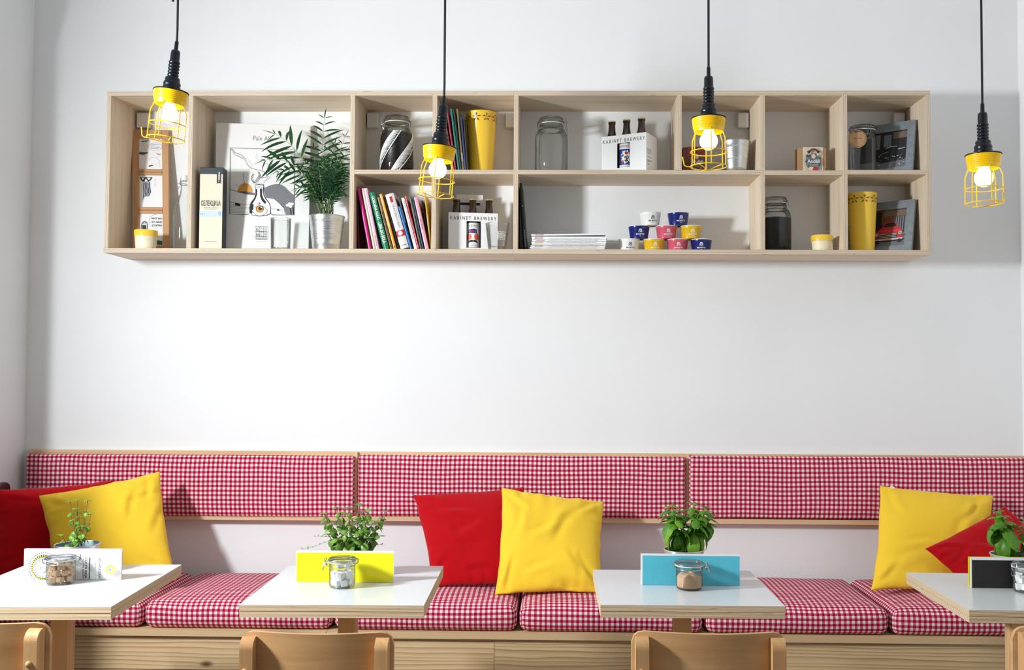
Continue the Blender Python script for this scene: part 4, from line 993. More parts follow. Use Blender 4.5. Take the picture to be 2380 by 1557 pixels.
# --- clip-top jars
def jar(label, loc, R, H_, lidr, neck=0.79, shoulder=0.60, latch=0.0, name='clip_jar', thick='glass', group=None, tag_=None):
    """latch = azimuth (deg) of the front clasp; the hinge sits opposite."""
    t = thing(name, label, 'jar', loc, (0, 0, 0), group); L = lidr; nk = L*0.93
    b = [(0, 0.006*R/0.04), (R*0.55, 0.004), (R*0.8, 0.0005), (R*0.93, 0.002), (R, 0.010)]
    b += [(R, H_*0.3), (R, H_*shoulder)]
    b += [(nk+(R-nk)*math.cos(math.radians(f))**0.9, H_*(shoulder+(neck-shoulder)*math.sin(math.radians(f))**1.1)) for f in (15, 30, 45, 60, 75, 86)]
    b += [(nk, H_*neck), (nk+0.002, H_*(neck+0.02)), (L*0.99, H_*(neck+0.045)), (L*0.99, H_*(neck+0.085)), (nk, H_*(neck+0.09)), (nk-0.004, H_*(neck+0.092))]
    MB().lathe(b, 40).build('jar_body', M[thick], t, sharp=70)
    g0 = H_*(neck+0.093)
    MB().lathe([(nk-0.004, g0), (L*1.01, g0), (L*1.02, g0+0.0015), (L*1.01, g0+0.003), (nk-0.004, g0+0.003)], 40).build('gasket', M['gasket'], t)
    l0 = g0+0.0035; lh = H_-l0
    MB().lathe([(0, l0+0.001), (nk-0.006, l0), (L*1.0, l0), (L*1.06, l0+lh*0.2), (L*1.05, l0+lh*0.42), (L*1.0, l0+lh*0.75), (L*0.965, l0+lh*0.93), (L*0.92, H_), (L*0.84, H_-0.0004), (L*0.72, H_-lh*0.16), (0, H_-lh*0.2)], 40).build('jar_lid', M[thick], t, sharp=70)
    w = MB(); q = 0.0011 if R < 0.05 else 0.0014; rw = L*1.0; zw = H_*(neck-0.01); la = math.radians(latch)
    w.tube([((nk+q)*math.cos(2*math.pi*i/32), (nk+q)*math.sin(2*math.pi*i/32), zw) for i in range(32)], q, 6, closed=True)
    w.tube([((L*1.07)*math.cos(2*math.pi*i/32), (L*1.07)*math.sin(2*math.pi*i/32), l0+lh*0.35) for i in range(32)], q, 6, closed=True)
    E = Vector((math.cos(la), math.sin(la), 0)); Tn = Vector((-E.y, E.x, 0)); zl = l0+lh*0.35; hgt = zl-zw; s = L*0.22
    def pt(a, b_, z): return E*(L+a)+Tn*b_+Vector((0, 0, z))
    w.tube([pt(0.002, -s, zw), pt(0.008, -s, zw+hgt*0.3), pt(0.012, -s, zw+hgt*0.9), pt(0.009, -s*0.8, zl+lh*0.8), pt(0.009, s*0.8, zl+lh*0.8), pt(0.012, s, zw+hgt*0.9), pt(0.008, s, zw+hgt*0.3), pt(0.002, s, zw)], q, 6)
    w.tube([pt(0.004, -s*0.6, zl), pt(0.013, -s*0.6, zw+hgt*0.55), pt(0.017, -s*0.6, zw-hgt*0.5), pt(0.019, 0, zw-hgt*0.75), pt(0.017, s*0.6, zw-hgt*0.5), pt(0.013, s*0.6, zw+hgt*0.55), pt(0.004, s*0.6, zl)], q, 6)
    for sg in (-1, 1):
        w.tube([pt(0.010+0.003*math.cos(a), sg*s, zw+hgt*0.45+0.003*math.sin(a)) for a in [2*math.pi*i/12 for i in range(12)]], q*0.9, 5, closed=True)
    def ph(a, b_, z): return -E*(L+a)+Tn*b_+Vector((0, 0, z))
    w.tube([ph(0.001, -s*0.5, zw), ph(0.007, -s*0.5, zw+hgt*0.4), ph(0.007, -s*0.4, zl), ph(-0.001, 0, zl+0.001), ph(0.007, s*0.4, zl), ph(0.007, s*0.5, zw+hgt*0.4), ph(0.001, s*0.5, zw)], q, 6)
    w.build('wire_clasp', M['wire'], t)
    return t
def jarpx(label, pcx, Y, ptop, rb, rl, zb_, **kw):
    k = mpp(Y); c = P(pcx, ptop, Y); h = c.z-zb_-0.0006
    return jar(label, (c.x, Y, zb_+0.0006), rb*k, h, rl*k, **kw), rb*k, h
def fill(t, name, label, cat, R, h, m, stuff=True, bumps=0.004, z0=0.008, full=False):
    mb = MB(); n = 32; prof = [(0, z0), (R*0.9, z0), (R, z0+0.004), (R, h)]
    mb.lathe(prof, n); vs = []; fs = []; rings = (1.0, 0.75, 0.5, 0.25)
    for f in rings:
        for i in range(n):
            a = 2*math.pi*i/n; x, y = R*f*math.cos(a), R*f*math.sin(a)
            vs.append((x, y, h+(bumps*(1-f*f)*1.2+bumps*noise.noise(Vector((x*60, y*60, h)))*1.2)*(f < 1)))
    vs.append((0, 0, h+bumps))
    for q in range(3):
        for i in range(n): j = (i+1) % n; fs.append((q*n+i, q*n+j, (q+1)*n+j, (q+1)*n+i))
    for i in range(n): fs.append((3*n+i, 3*n+(i+1) % n, 4*n))
    mb.add(vs, fs, 0, None, True); o = mb.build(name, M[m], None, sharp=60); o.location = t.location
    tag(o, label, cat); o['kind'] = 'stuff'; return o
j, R_, h_ = jarpx('clip-top jar painted with white feathers and filled with black coffee beans', 923, -0.135, 272, 38.5, 28.5, ZMT, neck=0.792, shoulder=0.58, latch=195)
fill(j, 'coffee_beans', 'black coffee beans filling the feather-painted jar', 'coffee beans', R_*0.95, h_*0.69, 'beans')
p = Print(lambda u, v, h: Vector(((R_*(1.0 if v < h_*0.56 else 1.0-0.9*((v-h_*0.56)/h_)**1.3)+0.0012+h)*math.cos(u), (R_*(1.0 if v < h_*0.56 else 1.0-0.9*((v-h_*0.56)/h_)**1.3)+0.0012+h)*math.sin(u), v)), lim=0.0)
for s0 in range(4):                            # spiralling painted feathers
    a0 = -math.pi/2-1.55+s0*math.pi/2
    def sp(t_, w): return (a0+1.75*t_+w, 0.004+h_*0.70*t_)
    def wd(t_): return 0.30*(0.7+0.3*math.sin(math.pi*t_))
    for sg in (-1, 1):
        e = [sp(i/40, sg*wd(i/40)) for i in range(41)]; vs = []
        for u, v in e: vs += [(u-0.03, v), (u+0.03, v)]
        p.tris(vs, [(2*q, 2*q+1, 2*q+3, 2*q+2) for q in range(40)], M['print_white']); p.k = 2
    for i in range(54):
        t0 = (i+0.3)/54; w = wd(t0)*0.98; dt = random.uniform(0.0035, 0.0055)*1.25
        a_, b_ = sp(t0-0.014, -w*random.uniform(0.85, 1)), sp(t0+0.016, w*random.uniform(0.45, 0.98)); n_ = 6
        up = [(a_[0]+(b_[0]-a_[0])*q/n_, a_[1]+(b_[1]-a_[1])*q/n_) for q in range(n_+1)]
        vs = [(x, y+h_*dt*(1-q/n_*0.7)) for q, (x, y) in enumerate(up)]+[(x, y-h_*dt*(1-q/n_*0.7)) for q, (x, y) in enumerate(up)]
        p.tris(vs, [(q, q+1, n_+2+q, n_+1+q) for q in range(n_)], M['print_white']); p.k = 2
p.build('painted_feathers', j)
jarpx('tall empty clip-top glass jar on the upper right shelf, beside the white beer carton', 1281.5, -0.135, 275.5, 38.5, 28.5, ZMT, neck=0.792, shoulder=0.58, latch=-8)
j, R_, h_ = jarpx('clip-top jar filled with black grain on the lower shelf', 1802, -0.13, 460, 36, 26, ZBT, neck=0.792, shoulder=0.58, latch=150)
fill(j, 'black_grain', 'black grain filling the clip-top jar on the lower right shelf', 'grain', R_*0.95, h_*0.62, 'darkbeans')
j, R_, h_ = jarpx('empty clip-top jar with a round brown tag in front of the grey street picture', 2004.5, -0.165, 294, 31, 29, ZMT-0.0005, neck=0.80, shoulder=0.66, latch=100)
tgm = MB(); Tt = Matrix.Translation((P(1992, 323.5, -0.22).x-j.location.x, -R_-0.006, P(1992, 323.5, -0.22).z-j.location.z)) @ Matrix.Rotation(math.pi/2, 4, 'X')
tgm.lathe([(0, -0.0008), (0.037, -0.0008), (0.037, 0.0008), (0, 0.0008)], 32); tgm.v = [Tt @ q for q in tgm.v]
tgo = tgm.build('round_tag', M['kraft'], j)
p = Print(lambda u, v, h: Tt @ Vector((u, v, 0.0008+h))); p.ring(0, 0, 0.033, 0.033, 0.0012, M['print_brown'], 32); p.text('home made', 0, 0, 0.007, M['print_brown'], align='C'); p.stroke([(-0.012, 0.027), (0.0, 0.030), (0.014, 0.031)], 0.003, M['ink']); p.build('print', tgo)

# --- books
def book(label, xb, xt, yt, tpx, cover, zb_, Y=-0.222, depth=0.15, pyb=577, round_=0.0, spine=None, group='books leaning on the lower left shelf', hard=False):
    k = mpp(Y); b = P(xb, pyb, Y); tp = P(xt, yt, Y); b = Vector((b.x, Y, zb_+0.0006)); d = Vector((tp.x-b.x, 0, tp.z-b.z)); h = d.length
    lean = math.atan2(-d.x, d.z); th = tpx*k*0.96
    t = thing('book', label, 'book', b, (0, -lean, 0), group); c = min(0.0016, th*0.2)
    out = [(0, depth)]+[(0, 0.003)]; n = 6
    out += [(th*i/n, 0.0015-round_*math.sin(math.pi*i/n)-0.0015*math.sin(math.pi*i/n)) for i in range(0, n+1)]+[(th, 0.003), (th, depth)]
    inn = [(th-c, depth), (th-c, 0.004), (c, 0.004), (c, depth)]
    mb = MB(); mb.extrude([(x, y, 0) for x, y in out+inn], (0, 0, h)); mb.build('cover', cover, t, bevel=0.0004, bseg=1)
    if th > 2.6*c: MB().box(c+0.0002, th-c-0.0002, 0.0045, depth-0.002, 0.0015, h-0.002).build('pages', M['pages'], t)
    if spine:
        def mp(u, v, hh):      # u across the spine 0..th, v up
            s = max(0, min(1, u/th)); return Vector((u, 0.0015-(round_+0.0015)*math.sin(math.pi*s)-hh, v))
        p = Print(mp, lim=th/4 if round_ else 0); spine(p, th, h); p.build('spine_print', t)
    return t
def vtext(s, f0, f1, m, size=0.62, bold=0.0, x=0.5):
    def f(p, th, h): p.text(s, th*(x-0.22*size/0.62), h*f0, th*size*1.25, M[m], -90, width=h*(f0-f1), bold=bold)
    return f
def seq(*fs):
    def f(p, th, h):
        for q in fs: q(p, th, h)
    return f
def band(f0, f1, m): return lambda p, th, h: p.rect(0.0002, h*f0, th-0.0002, h*f1, M[m])
cm = colmat
B = []
book('thin dark red book standing against the left side of the book row', 832.5, 829.8, 461, 2.5, cm('darkred', 90, 30, 34), ZBT, -0.20)
book('tall magenta book leaning near the left end of the book row', 856.5, 830.3, 438, 6.3, cm('magenta', 216, 22, 140), ZBT)
book('very tall thin grey book behind the magenta book', 863.3, 836, 429, 2.6, cm('greybrown', 140, 122, 108), ZBT, -0.205)
book('thin cream book left of the pale pink book', 867.6, 840.2, 438, 5.2, cm('creamy', 222, 206, 178), ZBT)
book('pale pink book with mauve lettering left of the green book', 873.6, 845.5, 438, 8.2, cm('palepink', 236, 180, 204), ZBT, spine=seq(vtext('poetry', 0.22, 0.05, 'print_brown', 0.5)))
book('thick glossy green book with white lettering', 891, 857.6, 449.5, 14, cm('green', 26, 132, 84, 0.2), ZBT, round_=0.004, spine=seq(vtext('GORDANA KULIĆ', 0.93, 0.52, 'print_white', 0.52, 0.02), vtext('LEPA DO BOLA', 0.46, 0.10, 'print_white', 0.62, 0.02)))
book('brown book with black lettering right of the green book', 906.8, 876.3, 459, 6.6, cm('tan', 136, 100, 64), ZBT, -0.215, spine=seq(vtext('MAKSIM GORKI MATI', 0.72, 0.14, 'ink', 0.6, 0.03), lambda p, th, h: p.ell(th/2, h*0.07, th*0.3, th*0.3, M['ink'], 12)))
book('orange book with white lettering left of the thick white book', 915.5, 881.6, 451.5, 6.4, cm('orange', 246, 166, 40), ZBT, spine=seq(vtext('BLIZU', 0.95, 0.83, 'print_white', 0.55), vtext('NAJLEPŠE PRIČE', 0.68, 0.42, 'print_white', 0.6), lambda p, th, h: p.rect(th*0.3, h*0.03, th*0.7, h*0.06, M['ink'])))
book('black book between the orange book and the thick white book', 924.0, 890, 458, 5.2, cm('blackish', 34, 26, 26), ZBT, -0.212)
book('very thick white book with a red band across its spine', 931.6, 895.2, 453.5, 20.5, cm('chalk', 236, 230, 226), ZBT, -0.228, round_=0.005,
     spine=seq(band(0.33, 0.22, 'print_red'), lambda p, th, h: p.rect(th*0.40, h*0.945, th*0.72, h*0.84, M['print_red']), vtext('VELIKA KNJIGA O HRANI', 0.80, 0.38, 'midgrey', 0.28, x=0.55),
               lambda p, th, h: (p.ell(th*0.5, h*0.275, th*0.27, th*0.27, M['print_white'], 20), p.ell(th*0.52, h*0.285, th*0.12, th*0.12, M['print_red'], 14), p.ell(th*0.6, h*0.30, th*0.1, th*0.1, M['print_white'], 10)), lambda p, th, h: p.text('eON', th*0.5, h*0.045, th*0.3, M['midgrey'], align='C')))
book('short blue book right of the thick white book', 953.6, 925.4, 480.5, 4.6, cm('blue', 16, 118, 196), ZBT, -0.226)
book('thin black book with white edge lines behind the short blue book', 958.6, 922.8, 454, 3.6, cm('blackish', 34, 26, 26), ZBT, -0.208, spine=lambda p, th, h: (p.rect(th*0.25, h*0.5, th*0.4, h*0.99, M['print_white']), p.rect(th*0.6, h*0.5, th*0.75, h*0.99, M['print_white'])))
book('white paperback with grey script lettering in the middle of the book row', 963.2, 932.6, 460.5, 7.4, cm('chalk', 236, 230, 226), ZBT, spine=seq(vtext('život i Tarot', 0.94, 0.58, 'midgrey', 0.6), vtext('VODIČ ZA POČETNIKE', 0.54, 0.2, 'print_red', 0.38)))
book('thin red book with white lettering right of the white paperback', 971.3, 939.8, 455, 3.8, cm('red', 206, 34, 48), ZBT, -0.221, spine=seq(lambda p, th, h: p.rect(0.0002, h*0.33, th-0.0002, h*0.58, M['lilac']), vtext('KUHINJA', 0.98, 0.8, 'print_white', 0.5), vtext('RECEPTI ZA SVE', 0.3, 0.04, 'print_white', 0.6)))
book('dark grey book with a cream label right of the thin red book', 976.3, 950.8, 456.5, 5.2, cm('slate', 74, 76, 74), ZBT, -0.215, spine=lambda p, th, h: p.rect(0, h*0.62, th*0.8, h*0.80, M['kraft']))
book('thin dark teal book left of the pink book', 982.2, 957.4, 459.5, 3.6, cm('teal', 24, 64, 76), ZBT, -0.217)
book('pink paperback with black lettering at the right of the book row', 988.4, 961.8, 459, 8.6, cm('rose', 228, 160, 176), ZBT, spine=seq(vtext('Moj Ameli', 0.58, 0.38, 'ink', 0.5), lambda p, th, h: p.rect(0.0002, 0.001, th-0.0002, h*0.09, M['print_orange']) if False else None))
book('thin black book with red edge right of the pink paperback', 997.6, 979.5, 466, 2.2, cm('blackish', 34, 26, 26), ZBT, -0.20)
book('thin yellow and white book at the right end of the book row', 1000.3, 985.8, 451.5, 2.4, cm('lemon', 240, 190, 30), ZBT, -0.205, spine=band(0.02, 0.64, 'print_white'))
ug = 'books standing on the upper left shelf'
for lb, xb, xt, yt, tp, c_ in (
    ('thin red book behind the second lamp, leftmost of the upper row', 1053.0, 1030, 262, 3.2, cm('brick', 170, 58, 40)),
    ('thin crimson book in the upper row, left of the teal book', 1057.5, 1036.8, 253, 4.2, cm('crimson', 160, 36, 70)),
    ('thin teal book in the upper row behind the second lamp', 1064.5, 1046.3, 252.5, 4.6, cm('seagreen', 18, 118, 108)),
    ('thin black-green book in the upper row, right of the teal book', 1069.8, 1052.6, 254, 4.6, cm('blackgreen', 14, 36, 34)),
    ('thin olive book with a white spot in the upper row', 1075.2, 1060.5, 253, 4.2, cm('olive', 120, 112, 64)),
    ('thin navy book in the upper row, left of the yellow planter', 1080.2, 1069.8, 271.5, 4.4, cm('navy', 44, 48, 110)),
    ('thin dark olive book touching the yellow planter in the upper row', 1085.2, 1076.2, 273, 3.0, cm('darkolive', 52, 54, 34))):
    book(lb, xb, xt, yt, tp, c_, ZMT, -0.222, 0.06 if 'planter' in lb else 0.15, 395, spine=(lambda p, th, h: p.rect(th*0.1, h*0.16, th*0.9, h*0.3, M['print_white'])) if 'olive book with' in lb else None, group=ug)
book('tall black folder leaning in the corner of the lower right shelf unit', 1219.3, 1207.4, 425.5, 6, cm('blackgreen', 14, 36, 34), ZBT, -0.20, 0.19, 578, spine=lambda p, th, h: (p.ell(th*0.5, h*0.66, th*0.2, th*0.2, M['palegrey'], 10), p.text('DESIGN', th*0.28, h*0.30, th*0.6, M['sky'], -90, width=h*0.24)), group='dark folders in the corner')
book('thin black folder behind the tall black folder', 1214.3, 1206.9, 440, 3.2, cm('ebony', 20, 26, 26), ZBT, -0.19, 0.17, 578, group='dark folders in the corner')

# --- magazine stack
for i in range(9):
    Y = -0.215+random.uniform(-0.006, 0.006); k = mpp(Y); th = 0.0066; z0 = ZBT+0.0006+i*0.00735
    xl = (1229.5, 1231, 1233, 1236, 1235, 1236.5, 1236, 1235.5, 1234.5)[i]; xr = (1404.5, 1405.5, 1407, 1407.5, 1409, 1409, 1409, 1411, 1408)[i]
    a, b = P(xl, 570, Y).x, P(xr, 570, Y).x; w = b-a
    nm = ('bottom', 'second from the bottom', 'third from the bottom', 'fourth from the bottom', 'fifth from the bottom', 'fourth from the top', 'third from the top', 'second from the top', 'topmost')[i]
    t = thing('magazine', 'white-spined magazine, '+nm+' of the flat stack', 'magazine', ((a+b)/2, Y, z0), (0, -0.014 if i == 8 else 0, 0), 'stacked magazines')
    if i == 8: t.location.z += 0.0035
    pr = [(0.185, 0), (0.002, 0), (0.0004, th*0.2), (0.0004, th*0.8), (0.002, th), (0.185, th), (0.185, th-0.0006), (0.003, th-0.0006), (0.003, 0.0006), (0.185, 0.0006)]
    me = MB(); me.extrude([(-w/2, y, z) for y, z in pr], (w, 0, 0)); me.build('cover', M['white'], t)
    MB().box(-w/2+0.001, w/2-0.001, 0.0032, 0.183, 0.0008, th-0.0008).build('pages', M['darkbox'] if i in (6, 7) else M['pages'], t)
    p = Print(planemap((0, 0.0004, 0), (1, 0, 0), (0, 0, 1)))
    c_ = ('print_red', 'lilac', 'print_green', 'print_yellow', 'print_red', 'print_red', 'print_red', 'greyink', 'print_red')[i]
    p.text('MAGAZIN', -w/2+0.012+0.003*(i % 3), th*0.24, th*0.75, M[c_], width=0.034, bold=0.02)
    if i < 7: p.text(('MAKSIMA INTERVJU NOVI BROJ SPECIJAL TEMA', 'INTERVJU PUTOVANJA KUHINJA DIZAJN ULICA GRAD', 'MUZIKA FILM KNJIGE POZORIŠTE IZLOŽBE')[i % 3], -w/2+0.065+0.006*(i % 4), th*0.28, th*0.5, M['midgrey'], width=w*0.66)
    p.build('spine_print', t)

# --- beer cartons and bottles
def bottle(label, loc, rz, grp, face):
    t = thing('beer_bottle', label, 'bottle', loc, (0, 0, rz), grp); r = 0.0302
    MB().lathe([(0, 0.004), (r*0.8, 0.0), (r, 0.004), (r, 0.128), (r*0.97, 0.138), (r*0.8, 0.154), (0.0175, 0.172), (0.0148, 0.190), (0.0136, 0.212), (0.0152, 0.2135), (0.0152, 0.2185), (0.0132, 0.220), (0.0132, 0.2225), (0, 0.2225)], 28).build('bottle_glass', M['amber'], t)
    pr = []
    mb = MB(); n = 42; rows = [(0.0161, 0.2215), (0.0158, 0.2245), (0.0145, 0.2275), (0, 0.2285)]; vs = []; fs = []
    for i in range(n):
        a = 2*math.pi*i/n; f = 1+(0.035 if i % 2 else -0.02)
        for q, (rr, z) in enumerate(rows[:3]): g = f if q < 2 else 1; vs.append((rr*g*math.cos(a), rr*g*math.sin(a), z))
    vs.append((0, 0, 0.2285)); top = len(vs)-1
    for i in range(n):
        j = (i+1) % n
        for q in range(2): fs.append((i*3+q, j*3+q, j*3+q+1, i*3+q+1))
        fs.append((i*3+2, j*3+2, top))
    mb.add(vs, fs, 0, None, True).build('crown_cap', M['capgold'], t, sharp=40)
    if face:
        lb = MB(); rl = r+0.0003; m = 28; vs = []; a0 = -math.pi/2
        for i in range(m+1):
            a = a0-1.45+2.9*i/m; vs += [(rl*math.cos(a), rl*math.sin(a), 0.018), (rl*math.cos(a), rl*math.sin(a), 0.122)]
        lo_ = lb.add(vs, [(2*i, 2*i+2, 2*i+3, 2*i+1) for i in range(m)], 0, None, True).build('paper_label', M['white'], t)
        p = Print(cylmap(rl, 0, -math.pi/2), lim=0.005)
        p.text('KABINET', 0, 0.105, 0.0135, M['ink'], align='C', width=0.052, bold=0.0, sp=1.4)
        if face == 1:
            p.poly([(-0.022, 0.082), (-0.018, 0.094), (0.004, 0.097), (0.016, 0.094), (0.017, 0.078), (-0.022, 0.078)], M['print_blue'])
            for x in (-0.012, -0.006, 0): p.stroke([(x, 0.079), (x+0.001, 0.093)], 0.002, M['print_red'])
            p.stroke([(-0.022, 0.085), (0.016, 0.085)], 0.002, M['print_red'])
            p.ell(-0.018, 0.063, 0.011, 0.013, M['print_orange']); p.ell(0.016, 0.063, 0.011, 0.014, M['print_orange'])
            p.poly([(-0.024, 0.036), (-0.018, 0.046), (-0.008, 0.050), (-0.001, 0.047), (0.006, 0.050), (0.016, 0.046), (0.022, 0.036), (0.010, 0.040), (-0.001, 0.042), (-0.013, 0.039)], M['ink'])
            p.text('SUPERNOVA', 0, 0.024, 0.006, M['greyink'], align='C')
        else:
            p.rect(-0.038, 0.032, 0.038, 0.098, M['print_blue'])
            sp_ = []
            for i in range(26):
                a = 2*math.pi*i/26; f = (1.0 if i % 2 else 0.8)+0.1*math.sin(i*1.7); sp_.append((0.023*f*math.cos(a)+0.004, 0.065+0.029*f*math.sin(a)))
            p.poly(sp_, M['print_white'])
            for s, x, y, z_, an in (('E', -0.016, 0.070, 0.016, -55), ('O', -0.003, 0.062, 0.012, -30), ('D', 0.008, 0.056, 0.016, 20), ('M', 0.006, 0.042, 0.015, 35)): p.text(s, x, y, z_, M['ink'], an, bold=0.06)
            p.ell(0.008, 0.080, 0.007, 0.006, M['print_red']); p.ell(-0.008, 0.046, 0.0055, 0.0055, M['print_orange'])
            for x, y, an in ((0.0, 0.084, 0.5), (0.014, 0.086, -0.6), (-0.016, 0.058, 0.8), (-0.017, 0.052, 0.8), (-0.015, 0.046, 0.7)): p.stroke([(x, y), (x+0.005*math.cos(an), y+0.005*math.sin(an))], 0.0016, M['ink'])
            p.text('PREMIUM ALE', 0, 0.023, 0.006, M['palegrey'], align='C')
        p.build('print', lo_)
    return t
def carton(label, pl, prt, Ynear, theta, dep, zb_, face, win, note, blabels, grp, side=False, right_anchor=False):
    k = mpp(Ynear); U = Vector((math.cos(theta), math.sin(theta), 0)); Vd = Vector((-math.sin(theta), math.cos(theta), 0))
    t0 = P(pl[0], pl[1], Ynear) if not right_anchor else P(prt[0], prt[1], Ynear)
    h = t0.z-zb_-0.0006
    # width from the far corner: intersect its view ray with the vertical plane of the front face
    Nf = Vd; O = Vector((t0.x, t0.y, 0))
    far = PP(*(prt if not right_anchor else pl), O, Nf); W = (Vector((far.x, far.y, 0))-O).length
    org = O if not right_anchor else O-U*W
    t = thing('beer_carton', label, 'carton', (org.x, org.y, zb_+0.0006), (0, 0, theta))
    c = 0.0012
    def fx(px): return (PP(px, 540, O, Nf)-org).dot(U)
    def fz(px, py): return PP(px, py, O, Nf).z-zb_-0.0006
    wx0, wx1, wz1, wz0 = fx(win[0]), fx(win[1]), fz(win[0], win[2]), fz(win[0], win[3])
    wz0 = max(wz0, 0.004)
    f = MB(); f.box(0, wx0, 0, c, 0, h); f.box(wx1, W, 0, c, 0, h); f.box(wx0, wx1, 0, c, wz1, h); f.box(wx0, wx1, 0, c, 0, wz0); f.build('front_panel', M['white'], t)
    MB().box(0, c, c, dep, 0, h).build('side_panel', M['white'], t); sp_ = MB().box(W-c, W, c, dep, 0, h).build('side_panel', M['white'], t)
    MB().box(c, W-c, dep-c, dep, 0, h).build('back_panel', M['white'], t); MB().box(c, W-c, c, dep-c, 0, c).build('base_panel', M['white'], t)
    hp = MB(); dm = dep/2; hh = h+0.045; hx0, hx1 = W/2-0.045, W/2+0.045
    hp.box(c, W-c, dm-0.0006, dm+0.0006, c, h-0.005)
    hp.build('divider_panel', M['white'], t)
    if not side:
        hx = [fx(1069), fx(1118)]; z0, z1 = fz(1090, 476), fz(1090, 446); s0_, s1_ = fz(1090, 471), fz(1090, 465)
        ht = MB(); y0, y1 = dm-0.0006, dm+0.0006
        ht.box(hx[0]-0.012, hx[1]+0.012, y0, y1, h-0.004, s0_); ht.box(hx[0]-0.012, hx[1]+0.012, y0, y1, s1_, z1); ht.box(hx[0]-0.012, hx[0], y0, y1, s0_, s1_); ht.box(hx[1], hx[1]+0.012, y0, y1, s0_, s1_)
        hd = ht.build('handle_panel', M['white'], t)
        MB().box(hx[0], hx[1], y0+0.0002, y1-0.0002, s0_, s1_).build('handle_slot_shade', M['ink'], hd)  # ink-dark fill in the handle opening, painting the shade seen through it
    p = Print(planemap((0, 0, 0), (1, 0, 0), (0, 0, 1)))
    p.text('KABINET BREWERY', W*0.035, h-0.030, 0.0205, M['ink'], width=W*0.935, bold=0.006, sp=1.55)
    p.build('lettering', t)
    if side:
        p = Print(planemap((W, 0, 0), (0, 1, 0), (0, 0, 1)))
        for i, (z_, l_) in enumerate(((0.088, 0.4), (0.083, 0.4), (0.077, 0.36), (0.071, 0.26), (0.058, 0.40), (0.045, 0.4), (0.040, 0.24), (0.03, 0.2))): p.stroke([(dep*0.08, h*z_/0.148), (dep*(0.08+l_), h*z_/0.148)], 0.0016, M['midgrey'])
        for i in range(3): p.ell(dep*(0.36+0.07*i), 0.006, 0.002, 0.003, M['midgrey'], 8)
        p.build('small_print', t)
    bx = [W*(2*i+1)/6 for i in range(3)]
    for i, x in enumerate(bx):
        q = org+U*x+Vd*(dep*0.25+0.0006)
        bottle(blabels[i], (q.x, q.y, zb_+0.0024), theta+note*(i == 1), grp, face if i == 1 else 0)
    return t
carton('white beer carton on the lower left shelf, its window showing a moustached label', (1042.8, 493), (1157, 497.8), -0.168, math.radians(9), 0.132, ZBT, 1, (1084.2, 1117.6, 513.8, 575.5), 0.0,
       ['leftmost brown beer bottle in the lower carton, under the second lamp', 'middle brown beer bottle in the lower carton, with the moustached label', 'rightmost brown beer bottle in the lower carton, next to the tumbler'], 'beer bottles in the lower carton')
carton('white beer carton turned cornerwise on the upper right shelf', (1398.4, 320.5), (1502, 306.8), -0.238, math.radians(-26), 0.125, ZMT, 2, (1434, 1463.5, 333.5, 391), 0.10,
       ['leftmost brown beer bottle in the upper cornerwise carton', 'middle brown beer bottle in the upper cornerwise carton, with the blue label', 'rightmost brown beer bottle in the upper cornerwise carton'], 'beer bottles in the upper carton', True, True)

# --- ice cream cups
def cup_proto(m, inkm):
    R, r, h = 0.0452, 0.0372, 0.0555; t = thing('paper_cup', '', 'cup', (0, 0, 0), (0, 0, 0), 'printed paper cups in the pyramid')
    MB().lathe([(0, 0.003), (r-0.001, 0.003), (r-0.0008, 0), (r, 0.0003), (r+(R-r)*0.75, h*0.76), (r+(R-r)*0.78+0.0006, h*0.78), (R-0.0012, h-0.003), (R-0.002, h-0.003), (r-0.0012, 0.0045), (0, 0.0045)], 40).build('cup_wall', M[m], t, sharp=50)
    MB().tube([((R-0.0006)*math.cos(2*math.pi*i/40), (R-0.0006)*math.sin(2*math.pi*i/40), h-0.0016) for i in range(40)], 0.0016, 8, closed=True).build('rolled_rim', M['cup_white'], t)
    p = Print(cylmap(r, 0, -math.pi/2, (R-r)/h), lim=0.003); I = M[inkm]; u0 = 0.0
    arch = [(-0.0055, 0.0250), (-0.0052, 0.0310)]+[(0.0048*math.cos(math.radians(180-a)), 0.0345+0.0048*math.sin(math.radians(a))) for a in range(0, 181, 20)]+[(0.0052, 0.0310), (0.0055, 0.0250)]
    p.stroke(arch, 0.0018, I); p.stroke([(-0.0042, 0.0315), (0, 0.0262), (0.0042, 0.0315)], 0.0013, I); p.stroke([(-0.002, 0.0250), (0, 0.0280), (0.002, 0.0250)], 0.0012, I)
    p.ell(0, 0.0335, 0.0017, 0.0024, I, 10); p.stroke([(-0.004, 0.036), (0, 0.0375), (0.004, 0.036)], 0.001, I)
    p.text('MORITZ', 0, 0.0150, 0.0078, I, align='C', width=0.033, bold=0.018); p.text('EIS', 0, 0.0085, 0.0042, I, align='C', bold=0.01)
    p.build('logo_print', t); return t
protos = {c: cup_proto('cup_'+c, 'navyink' if c == 'white' else 'print_white') for c in ('white', 'navy', 'pink', 'yellow')}
used = set(); Yc = -0.135; hr = 0.0563
rows = [[(1462, 'white', 'white paper cup at the left of the bottom row of the pyramid', 0), (1519.6, 'yellow', 'yellow paper cup in the bottom row, beside the white one', 0), (1574.8, 'pink', 'pink paper cup in the bottom row of the pyramid', -3), (1629.5, 'navy', 'navy paper cup at the right of the bottom row of the pyramid', -7)],
        [(1485, 'navy', 'navy paper cup at the left of the middle row of the pyramid', 0), (1548.5, 'pink', 'pink paper cup in the middle row of the pyramid', 2), (1605.8, 'yellow', 'yellow paper cup at the right of the middle row of the pyramid', 0)],
        [(1511, 'white', 'white paper cup at the left of the top row of the pyramid', 5), (1576, 'navy', 'navy paper cup at the right of the top row of the pyramid', 5)]]
kc = mpp(Yc)
